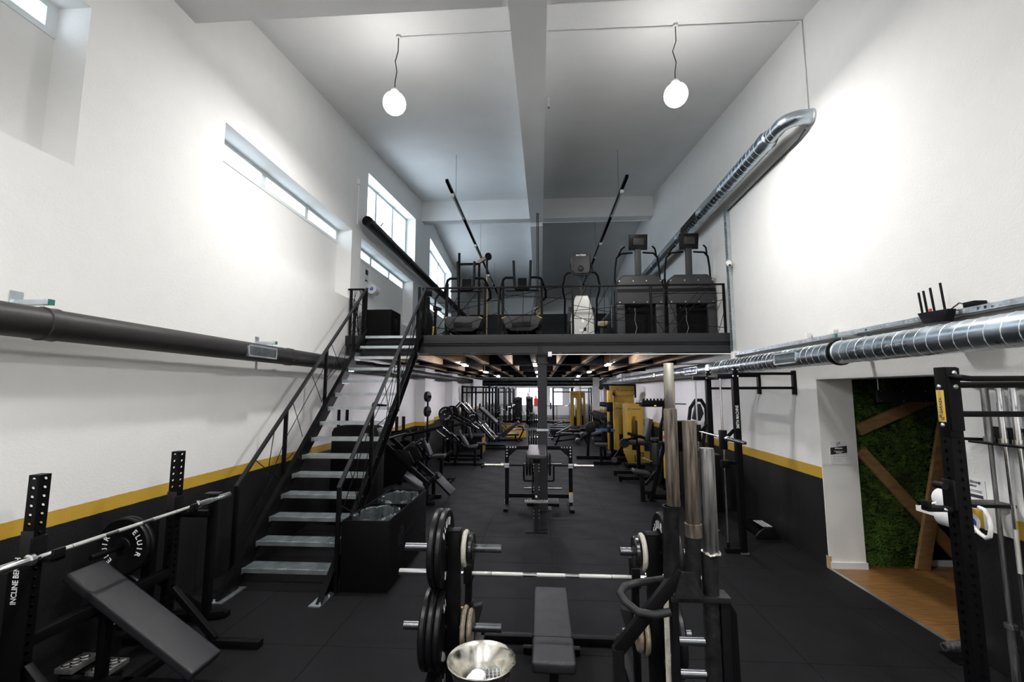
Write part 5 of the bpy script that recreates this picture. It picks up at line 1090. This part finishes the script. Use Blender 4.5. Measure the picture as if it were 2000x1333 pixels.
# 45 degree leg press
t = thing('leg_press', 'large black leg press with bright slanted guide rails on the left', 'gym machine', (-2.0, 17.5, 0))
for s_ in (-1,1):
    y = 17.3+s_*.42
    part(t, 'guide_rail', G().cyl((-2.95,y,1.70),(-1.70,y,.36),.035,n=14), 'chrome'); rail(t, 'rail_support', (-3.02,y,1.62), (-1.78,y,.28), .08); rail(t, 'rear_post', (-2.9,y,0), (-2.9,y,1.6), .08); rail(t, 'base_rail', (-3.0,y,.05), (-.9,y,.05), .08)
    part(t, 'seat_rail', G().bar((-1.72,y,.34),(-.98,y,.88),.06), 'grey_steel', bev=.004)
    rail(t, 'top_loop', (-3.35,y,1.35), (-3.0,y,1.72), .05); part(t, 'plate_horn', G().cyl((-2.5,y,1.12),(-2.5,y+s_*.35,1.12),.025,n=12), 'chrome')
    part(t, 'grip', G().tube([(-1.3,y,.62),(-1.45,y+s_*.1,.9),(-1.6,y+s_*.1,.95)], .02, 8), 'chrome')
part(t, 'foot_platform', G().bar((-2.30,17.3,1.50),(-1.68,17.3,.84+.1),.08,.9,(0,1,0)), 'plastic_black', bev=.01); part(t, 'sled', G().bar((-2.62,17.3,1.25),(-2.2,17.3,.82),.8,.12), 'black_steel', bev=.01)
pad(t, 'back_pad', (-1.50,17.3,.46), (-.88,17.3,1.02), .5, .1, 'leather'); pad(t, 'seat_pad', (-1.85,17.3,.45),(-1.5,17.3,.42), .5, .1); pad(t, 'calf_pad', (-2.10,17.05,.92),(-1.85,17.05,.62), .3, .06, 'leather_grey')
rail(t, 'cross_tie', (-2.9,16.88,1.5), (-2.9,17.72,1.5), .08); rail(t, 'cross_tie', (-1.72,16.88,.3), (-1.72,17.72,.3), .08)
plate_thing('weight_plate', 'black plate on the near horn of the leg press', GL, loc=(-2.5,16.70,1.12), rot=(.2,0,-PI/2))
# hyperextension with yellow base, plyo boxes
def plyo(x, y, w, d, h, label): 
    t = thing('plyo_box', label, 'box', (x, y, 0), 'yellow boxes on the left'); part(t, 'box', G().b(x-w/2,x+w/2,y-d/2,y+d/2,0,h), 'yellow_steel', bev=.01); part(t, 'lid', G().b(x-w/2-.01,x+w/2+.01,y-d/2-.01,y+d/2+.01,h,h+.03), 'plastic_black', bev=.006); part(t, 'emblem', put(logo(.16), G(), frame_mat((x,y-d/2-.002,h*.5), (1,0,0), (0,0,1))), 'black_print')
plyo(-1.15, 21.5, .9, .6, .34, 'nearer low yellow box with dark lid in the left aisle'); plyo(-1.45, 24.2, 1.1, .6, .40, 'farther low yellow box with dark lid in the left aisle')
t = thing('hyper_bench', 'low black back-extension bench in front of the yellow boxes', 'bench', (-1.2, 19.6, 0)); pad(t, 'pad', (-1.9,19.6,.32),(-.95,19.6,.34),.5,.08); rail(t, 'base_rail', (-1.95,19.6,.06), (-.8,19.6,.06), .08); rail(t, 'post', (-1.1,19.6,0), (-1.1,19.6,.3), .07); rail(t, 'post', (-1.8,19.6,0), (-1.8,19.6,.3), .07); part(t, 'roller_arm', G().tube([(-.95,19.4,.1),(-.75,19.4,.5),(-.8,19.4,.62),(-1.0,19.4,.66)], .03, 8), 'black_steel'); rail(t, 'foot', (-.95,19.2,.03), (-.95,20.0,.03), .07)
# power racks along the left wall
def rack(x, y, label, w=1.15, d=1.25, h=2.35, grp='power racks in the left row'):
    t = thing('power_rack', label, 'rack', (x, y, 0), grp)
    for dx in (-w/2, w/2):
        for dy in (0, d): part(t, 'upright', G().b(x+dx-.04,x+dx+.04,y+dy-.04,y+dy+.04,0,h), 'black_steel', bev=.004)
        rail(t, 'base_rail', (x+dx,y,.04), (x+dx,y+d,.04), .07); rail(t, 'top_rail', (x+dx,y,h-.04), (x+dx,y+d,h-.04), .07); rail(t, 'safety_bar', (x+dx,y,.8), (x+dx,y+d,.8), .05)
    for dy in (0, d): part(t, 'pull_up_bar', G().cyl((x-w/2,y+dy,h-.05),(x+w/2,y+dy,h-.05),.02,n=10), 'black_steel'); part(t, 'header', G().b(x-w/2,x+w/2,y+dy-.03,y+dy+.03,h-.32,h-.26), 'black_steel')
    part(t, 'guide_rod', G().cyl((x-w/2+.2,y+.1,.3),(x-w/2+.2,y+.1,h-.1),.015,n=8), 'chrome'); part(t, 'guide_rod', G().cyl((x+w/2-.2,y+.1,.3),(x+w/2-.2,y+.1,h-.1),.015,n=8), 'chrome')
    part(t, 'rack_bar', G().cyl((x-w/2-.4,y-.08,1.25),(x+w/2+.4,y-.08,1.25),.016,n=10), 'chrome')
    for s_ in (-1,1): part(t, 'loaded_disc', G().cyl((x+s_*(w/2+.12),y-.08,1.25),(x+s_*(w/2+.2),y-.08,1.25),.2,n=24), 'plate_rubber', bev=.01)
    return t
for k, (x, y) in enumerate(((-2.75,19.2),(-2.7,21.6),(-2.6,25.0),(-2.5,27.4),(-2.4,29.65))): rack(x, y, 'black power rack at the left wall, %s from the viewer' % ['nearest','second','third','fourth','fifth'][k])
for k, (x, y) in enumerate(((-1.35,27.0),(-.75,29.5))):
    t = thing('spin_bike', 'dark exercise machine with tall back in the far left aisle, %s one' % ['nearer','farther'][k], 'gym machine', (x, y, 0), 'far aisle machines'); part(t, 'tower', G().b(x-.22,x+.22,y,y+.3,0,1.75), 'plastic_black', bev=.04); pad(t, 'seat', (x-.1,y-.6,.6),(x+.1,y-.6,.6),.4,.08,'leather',(0,1,0)); rail(t, 'post', (x,y-.6,0), (x,y-.6,.52), .08); rail(t, 'base', (x,y-.9,.04), (x,y+.2,.04), .1)
    for q in range(4): part(t, 'chrome_arm', G().cyl((x-.3+.2*q,y-.1,.5),(x-.45+.2*q,y-.5,1.0),.02,n=8), 'chrome')
    part(t, 'head_pad', G().sphere((x,y-.02,1.62),.17,14,8), 'leather')
# training platform at the far end
t = thing('training_platform', 'low raised platform with a pale timber edge at the far end', 'platform', (0, 33, 0)); part(t, 'deck', G().b(-2.6,2.4,31.0,36.5,0,.22), 'rubber_tile', bev=.004); part(t, 'edge_board', G().b(-2.62,2.42,30.96,31.0,.15,.23), 'light_wood')
# ================================================================== CENTRE: plate trees behind the column
def tree(x, y, h, label):
    t = thing('plate_tree', label, 'rack', (x, y, 0), 'plate trees in the aisle'); part(t, 'post', G().b(x-.04,x+.04,y-.04,y+.04,0,h), 'black_steel', bev=.004); part(t, 'base', G().b(x-.3,x+.3,y-.3,y+.3,0,.05), 'black_steel', bev=.004)
    for z in ((h-.12, h-.62) if h > 1 else (.74, .285)): part(t, 'horn', G().cyl((x-.36,y-.09,z),(x+.36,y-.09,z),.024,n=12), 'chrome')
    return t
tree(.02, 9.05, .86, 'short black plate tree right behind the grey column'); tree(-.02, 13.6, 1.40, 'tall black plate tree further behind the grey column')
GT = 'plates on the aisle plate trees'
N5 = ['innermost','second','third','fourth','outermost']
for k in range(5): plate_thing('weight_plate', '%s black plate high on the left of the short plate tree' % N5[k], GT, loc=(-.06-.055*k,8.96,.74), rot=(.3*k,0,0))
for k in range(2): plate_thing('weight_plate', '%s black plate high on the right of the short plate tree' % ['inner','outer'][k], GT, loc=(.10+.055*k,8.96,.74), rot=(.5*k,0,0))
for k in range(3): plate_thing('weight_plate', '%s black plate low on the left of the short plate tree' % ['inner','middle','outer'][k], GT, loc=(-.06-.055*k,8.96,.285), rot=(.5*k,0,0))
for k in range(5): plate_thing('weight_plate', '%s black plate high on the left of the tall plate tree' % N5[k], GT, loc=(-.09-.06*k,13.51,1.28), rot=(.4*k,0,0))
for k in range(5): plate_thing('weight_plate', '%s black plate low on the left of the tall plate tree' % N5[k], GT, loc=(-.09-.068*k,13.51,.78), rot=(.4*k,0,0))
for k in range(2): plate_thing('weight_plate', '%s black plate high on the right of the tall plate tree' % ['inner','outer'][k], GT, loc=(.09+.055*k,13.51,1.28), rot=(.4*k,0,0))
plate_thing('weight_plate', 'pale worn plate low on the right of the tall plate tree', GT, R=.20, t=.04, mt='cream_iron', word='', loc=(.09,13.51,.78), rot=(0,0,0))
# ================================================================== RIGHT ROW
# nearest machine: low seat, leaning frame, console on a curved neck
t = thing('chest_support_row', 'black machine with low padded seat behind the upright bar ends', 'gym machine', (2.3, 9.4, 0))
pad(t, 'seat_pad', (1.80,9.35,.60),(2.12,9.35,.54), .30, .07); rail(t, 'seat_post', (1.97,9.3,0), (1.95,9.3,.50), .075); rail(t, 'lean_post', (2.12,9.3,0), (2.42,9.3,1.15), .075); rail(t, 'seat_strut', (2.02,9.3,.30), (2.24,9.3,.56), .05); rail(t, 'tie', (1.97,9.3,.16), (2.18,9.3,.16), .06)
for x in (1.97, 2.14): part(t, 'foot_plate', G().b(x-.07,x+.07,9.22,9.38,0,.012), 'black_steel')
rail(t, 'long_base', (2.1,9.5,.05), (3.0,9.5,.05), .09); rail(t, 'rear_post', (2.95,9.5,0), (2.90,9.5,1.45), .08); roller(t, 'chest_roller', (2.20,9.15,.72), (2.20,9.15,1.12), .065); rail(t, 'cross_beam', (2.35,9.3,1.08), (2.92,9.5,1.10), .07); part(t, 'knee_plate', G().c((2.05,9.2,.80),(.16,.12,.02),(0,.35,0)), 'checker'); part(t, 'weight_shroud', G().b(2.60,3.05,9.7,10.1,.1,1.5), 'black_steel', bev=.01)
part(t, 'yellow_trim', G().b(2.585,2.60,9.72,10.08,.3,1.2), 'yellow_steel')
t = thing('console_bike', 'black upright bike with curved neck and wide control console on the right', 'bike', (2.45, 10.6, 0))
part(t, 'neck', G().tube([(2.70,10.4,.7),(2.62,10.4,1.0),(2.62,10.4,1.3),(2.70,10.4,1.55),(2.72,10.4,1.78)], .04, 12), 'plastic_black'); c_ = part(t, 'console', G().b(2.20,2.80,10.2,10.55,1.78,1.92), 'plastic_black', bev=.03); part(c_, 'display_glow', G().b(2.46,2.50,10.195,10.2,1.80,1.82), 'screen_orange', label='orange display light')
for k in range(7): part(c_, 'button_ridge', G().cyl((2.26+.075*k,10.3,1.92),(2.26+.075*k,10.3,1.96),.022,n=8), 'plastic_black')
part(c_, 'side_bar', G().cyl((2.1,10.4,1.86),(3.2,10.4,1.84),.012,n=8), 'black_steel'); part(t, 'wheel_housing', G().cyl((2.6,10.7,.42),(2.78,10.7,.42),.38,n=28), 'plastic_black', bev=.02); rail(t, 'base', (2.68,10.3,.04), (2.68,11.2,.04), .1); part(t, 'saddle', G().prism([(2.58,11.25),(2.66,10.95),(2.72,10.95),(2.80,11.25)], 'z', .95, 1.03), 'leather', bev=.02); rail(t, 'seat_post', (2.68,11.05,.1), (2.69,11.1,.95), .06)
t = thing('tape_roll_tub', 'white tub with a red band standing on the black machine at the right', 'tub', (2.62, 9.2, 1.0)); part(t, 'tub', G().cyl((2.44,9.12,1.155),(2.44,9.12,1.355),.095,n=28), 'cream_iron', bev=.008); part(t, 'band', G().cyl((2.44,9.12,1.21),(2.44,9.12,1.275),.0965,n=28), 'red_plastic')
rail(thing('tub_shelf', 'small black shelf under the white tub', 'shelf', (2.44,9.12,1.10)), 'plate', (2.28,9.12,1.135), (2.60,9.12,1.135), .2, .04)
# leg extension with yellow base panel
t = thing('leg_extension', 'leg extension machine with yellow base panel and grey seat', 'gym machine', (2.2, 11.6, 0))
b_ = part(t, 'base_panel', G().prism([(1.98,.72),(2.62,.66),(2.62,.40),(2.10,.38)], 'y', 11.45, 11.50), 'yellow_steel', bev=.006); part(b_, 'emblem', put(logo(.22), G(), frame_mat((2.36,11.447,.53), (1,0,0), (0,0,1))), 'black_print')
pad(t, 'seat_pad', (2.0,11.6,.92),(2.55,11.6,.90), .42, .09, 'leather'); pad(t, 'back_pad', (2.50,11.6,.94),(2.62,11.6,1.46), .40, .1, 'leather_grey', (0,1,0)); rail(t, 'post', (2.34,11.42,0), (2.34,11.42,.86), .08)
for y in (11.2, 12.0): rail(t, 'base_rail', (1.85,y,.08), (2.75,y,.08), .08); part(t, 'foot', G().b(1.82,1.90,y-.05,y+.05,0,.12), 'black_steel')
rail(t, 'rear_post', (2.8,11.6,0), (2.72,11.6,1.35), .08); rail(t, 'lever', (1.98,11.4,.85), (1.72,11.4,.45), .05); roller(t, 'shin_roller', (1.72,11.2,.50), (1.80,11.6,.42), .07); roller(t, 'shin_roller', (1.60,11.2,.68), (1.66,11.5,.62), .05); part(t, 'hub', G().cyl((2.0,11.30,.88),(2.0,11.38,.88),.11,n=20), 'grey_steel')
for s_ in (-1,1): part(t, 'handle', G().tube([(2.3,11.6+s_*.28,.86),(2.28,11.6+s_*.32,1.02),(2.2,11.6+s_*.32,1.06)], .02, 8), 'black_steel')
rail(t, 'arm_beam', (2.1,11.45,1.1), (2.75,11.45,.92), .07); rail(t, 'arm_beam', (2.0,11.3,.95), (2.4,11.3,1.05), .05)
# weight stack towers in yellow shrouds
def tower(x, y, w, h, label, d=.42, arch=True):
    t = thing('weight_stack_tower', label, 'gym machine', (x, y, 0), 'yellow weight stack towers')
    zt_ = h-.35; aw = w*.16
    part(t, 'front_panel', G().b(x-w/2,x-aw,y,y+.02,.35,h).b(x+aw,x+w/2,y,y+.02,.35,h).b(x-aw,x+aw,y,y+.02,zt_,h), 'yellow_steel', bev=.004)
    part(t, 'side_panel', G().b(x-w/2,x-w/2+.02,y+.02,y+d,.35,h), 'yellow_steel', bev=.004); part(t, 'side_panel', G().b(x+w/2-.02,x+w/2,y+.02,y+d,.35,h), 'yellow_steel', bev=.004); part(t, 'top_panel', G().b(x-w/2,x+w/2,y+.02,y+d,h-.02,h-.001), 'yellow_steel')
    g = G(); pts = [(x-aw,zt_),(x-aw*.8,zt_-.0)] 
    for s_ in (-1,1): g.prism([(x+s_*aw,zt_+.001),(x+s_*aw,zt_-.09),(x+s_*aw*.86,zt_-.04),(x+s_*aw*.5,zt_-.01),(x,zt_+.001)], 'y', y+.001, y+.019)
    part(t, 'arch_corner', g, 'yellow_steel')
    for k in range(10): part(t, 'stack_plate', G().b(x-aw*1.2,x+aw*1.2,y+.12,y+.30,.30+.05*k,.345+.05*k), 'plastic_black')
    for s_ in (-1,1): part(t, 'guide_rod', G().cyl((x+s_*aw*.6,y+.2,.1),(x+s_*aw*.6,y+.2,h-.05),.012,n=8), 'chrome')
    part(t, 'base', G().b(x-w/2,x+w/2,y,y+d,0,.1), 'black_steel', bev=.006); e = G(); put(logo(.07), e, frame_mat((x-w*.28,y-.002,h-.16), (1,0,0), (0,0,1))); e.b(x-w*.16,x+w*.36,y-.002,y,h-.168,h-.152); part(t, 'emblem', e, 'black_print')
    return t
tower(2.60, 13.1, .50, 1.78, 'nearer low yellow weight stack tower in the right row'); tower(2.44, 14.3, .44, 1.76, 'second low yellow weight stack tower in the right row')
t = thing('lat_arm_unit', 'black padded lever arms in front of the second yellow tower', 'gym machine', (2.1, 13.9, 0)); roller(t, 'padded_arm', (1.72,13.7,1.74), (2.06,13.7,1.72), .07); part(t, 'pivot_block', G().b(1.92,2.10,13.6,13.8,1.52,1.80), 'plastic_black', bev=.02); rail(t, 'post', (2.06,13.75,0), (2.06,13.75,1.6), .09); rail(t, 'blue_arm', (1.55,13.3,1.02), (2.1,13.5,1.0), .06, .08, 'blue_steel'); pad(t, 'seat_pad', (1.55,13.6,.62),(1.9,13.6,.62),.34,.08); rail(t, 'base', (1.5,13.7,.05), (2.3,13.7,.05), .09); rail(t, 'seat_post', (1.72,13.6,0), (1.72,13.6,.55), .08)
part(t, 'cam_wheel', G().cyl((1.86,13.1,1.12),(1.92,13.1,1.12),.16,n=28), 'plate_rubber', bev=.01); part(t, 'chrome_cap', G().cyl((1.84,13.1,1.15),(1.86,13.1,1.15),.09,n=20), 'chrome'); roller(t, 'arm_pad', (1.38,12.9,.92), (1.66,12.9,1.0), .055)
# tall yellow cable station
t = thing('cable_station', 'tall yellow cable station with overhead black frame in the right row', 'gym machine', (2.75, 16, 0))
part(t, 'tower_panel', G().b(2.42,3.10,15.6,16.1,.35,2.22), 'yellow_steel', bev=.006); part(t, 'front_column', G().b(2.20,2.36,15.35,15.6,.2,2.15), 'yellow_steel', bev=.006); part(t, 'side_column', G().b(2.46,2.60,15.30,15.5,.2,1.5), 'yellow_steel', bev=.006)
part(t, 'head_panel', G().b(2.34,3.12,15.56,15.60,1.98,2.30), 'yellow_steel', bev=.004); g = G(); put(logo(.15), g, frame_mat((2.50,15.557,2.14), (1,0,0), (0,0,1))); put(text_geo('GARAZA GYM', .085), g, frame_mat((2.86,15.557,2.14), (1,0,0), (0,0,1))); part(t, 'emblem', g, 'black_print')
rail(t, 'overhead_boom', (1.95,15.5,2.33), (3.15,15.5,2.33), .06); rail(t, 'boom_brace', (2.1,15.5,2.30), (2.45,15.5,1.98), .06); rail(t, 'head_post', (3.13,15.5,1.9), (3.13,15.5,2.33), .05)
for x in (2.0, 2.2): part(t, 'pulley', G().cyl((x,15.45,2.24),(x,15.55,2.24),.075,n=18), 'plastic_black')
part(t, 'base', G().b(2.2,3.12,15.3,16.1,0,.18), 'black_steel'); part(t, 'cable', G().cyl((2.0,15.5,2.2),(2.05,15.3,.8),.006,n=6), 'cable_black')
# low pulley cluster in front of it
t = thing('glute_machine', 'low dark plate machine with round cam between the aisle and the yellow towers', 'gym machine', (1.7, 14.8, 0))
rail(t, 'base_rail', (1.1,14.8,.05), (2.3,14.8,.05), .09); rail(t, 'post', (1.45,14.8,0), (1.5,14.8,.9), .08); rail(t, 'post', (2.0,14.8,0), (1.95,14.8,.8), .08); part(t, 'cam', G().cyl((1.60,14.6,.95),(1.60,14.68,.95),.22,n=28), 'plate_rubber', bev=.01); roller(t, 'roller', (1.15,14.6,.55), (1.15,15.0,.55), .08); roller(t, 'roller', (1.3,14.6,.75), (1.3,15.0,.75), .07); pad(t, 'pad', (1.5,14.8,.9),(1.95,14.8,.95),.34,.08); rail(t, 'lever', (1.2,14.6,.6), (1.75,14.6,1.0), .06)
# dumbbell rack and dumbbells
t = thing('dumbbell_rack', 'long black two-tier dumbbell rack on the right', 'rack', (2.55, 20, 0))
for y in (17.2, 19.6, 22.0): rail(t, 'leg', (2.75,y,0), (2.35,y,1.15), .07); rail(t, 'foot', (2.2,y,.03), (3.0,y,.03), .07)
for x, z in ((2.38,1.05),(2.62,.55)): rail(t, 'tray', (x,17.1,z), (x,22.1,z), .30, .03)
db = None
for k in range(15):
    for x, z, tier in ((2.38,1.146,'upper'),(2.62,.646,'lower')):
        y = 17.35+.33*k; lab = '%s black dumbbell from the near end on the %s tier of the long rack' % (['first','second','third','fourth','fifth','sixth','seventh','eighth','ninth','tenth','eleventh','twelfth','thirteenth','fourteenth','fifteenth'][k], tier)
        if db is None:
            db = thing('dumbbell', lab, 'dumbbell', (x,y,z), 'dumbbells on the long rack', world=False); part(db, 'handle', G().cyl((-.08,0,0),(.08,0,0),.017,n=8), 'chrome')
            for s_ in (-1,1): part(db, 'head', G().cyl((s_*.06,0,0),(s_*.17,0,0),.078,n=16), 'plate_rubber', bev=.012)
        else: dup(db, (x,y,z), 0, lab)
# adjustable benches in the right aisle
def abench(x, y, label, tilt):
    t = thing('adjustable_bench', label, 'bench', (x, y, 0), 'adjustable benches in the right aisle'); pad(t, 'seat_pad', (x+.25,y,.46),(x+.75,y,.46),.30,.07,'leather'); pad(t, 'back_pad', (x+.2,y,.46),(x+.2-.75*math.cos(tilt) if tilt < 1.4 else x-.4,y,.46+.75*math.sin(tilt)*.0+.02),.28,.07,'leather')
    pad(t, 'raised_pad', (x-.45,y,.46),(x+.12,y,.46+.6*math.sin(tilt)),.26,.06,'leather_grey'); rail(t, 'spine', (x-.5,y,.12), (x+.8,y,.30), .07); rail(t, 'front_foot', (x-.5,y-.3,.04), (x-.5,y+.3,.04), .07); rail(t, 'rear_foot', (x+.78,y-.3,.04), (x+.78,y+.3,.04), .07); rail(t, 'leg', (x+.78,y,0), (x+.6,y,.42), .07); rail(t, 'leg', (x-.48,y,0), (x-.3,y,.42), .07)
for k, (x, y, a) in enumerate(((1.05,18.6,.5),(.95,20.4,.0),(.95,21.8,.0),(.9,22.7,.3),(1.0,25.6,.0))): abench(x, y, 'adjustable black bench in the right aisle, %s from the viewer' % ['nearest','second','third','fourth','fifth'][k], a)
# further yellow machines and racks at the far right
tower(1.72, 23.6, .46, 2.12, 'tall yellow weight stack tower in the far right aisle', .5); tower(2.22, 25.0, .30, 2.12, 'narrow yellow weight stack tower in the far right aisle', .5)
for k, (x, y) in enumerate(((1.3,27.5),(2.6,29.5))): rack(x, y, 'black rack in the far right aisle, %s one' % ['nearer','farther'][k], grp='far right racks')
single('support_column', G().b(1.95,2.20,26.6,26.85,0,2.80), 'wall_right_paint', 'white square column with yellow band in the far right aisle', 'column'); single('support_column', G().b(2.55,2.85,22.6,22.9,0,2.8), 'wall_right_paint', 'white square column with yellow band behind the dumbbell rack', 'column')
single('floor_lamp_pole', G().cyl((2.28,20.8,0),(2.28,20.8,1.6),.02,n=8), 'light_wood', 'pale wooden pole standing at the dumbbell rack', 'pole')
# arched black frame behind the smith machine
t = thing('arched_machine', 'black machine with a rounded arch of tube behind the smith machine', 'gym machine', (2.85, 8.9, 0))
part(t, 'arch', G().tube([(2.70,8.6,.6),(2.68,8.6,1.55),(2.72,8.6,1.82),(2.82,8.6,1.96),(2.92,8.6,1.96),(3.0,8.6,1.82),(3.0,8.6,1.6),(2.92,8.6,1.2),(2.95,8.6,.6)], .032, 12), 'plastic_black'); part(t, 'arch_pad', G().prism([(2.74,1.62),(2.80,1.88),(2.90,1.90),(2.95,1.72),(2.88,1.58)], 'y', 8.56, 8.64), 'leather', bev=.02); part(t, 'body', G().b(2.6,3.2,8.5,9.0,0,1.0), 'plastic_black', bev=.03)
# figures of a statue and a red extinguisher by the far window
t = thing('mannequin', 'pale standing figure in front of the bright far window', 'mannequin', (-1.1, 38.6, 0)); part(t, 'body', G().lathe((-1.1,38.6,.5), (0,0,1), [(0,0),(.16,0),(.17,.4),(.12,.6),(.2,.9),(.19,1.15),(.07,1.25),(.09,1.35),(.08,1.48),(0,1.52)], 18), 'cream_iron'); part(t, 'plinth', G().b(-1.35,-.85,38.4,38.8,0,.5), 'plaster')
t = thing('fire_extinguisher', 'red fire extinguisher beside the pale figure at the far window', 'extinguisher', (-.45, 38.6, .4)); part(t, 'cylinder', G().lathe((-.45,38.6,.85), (0,0,1), [(0,0),(.16,0),(.17,.05),(.17,.6),(.06,.72),(.05,.78),(0,.78)], 18), 'red_plastic'); part(t, 'valve', G().b(-.5,-.4,38.57,38.63,1.63,1.75), 'plastic_black'); part(t, 'stand', G().b(-.6,-.3,38.45,38.75,0,.85), 'plaster')
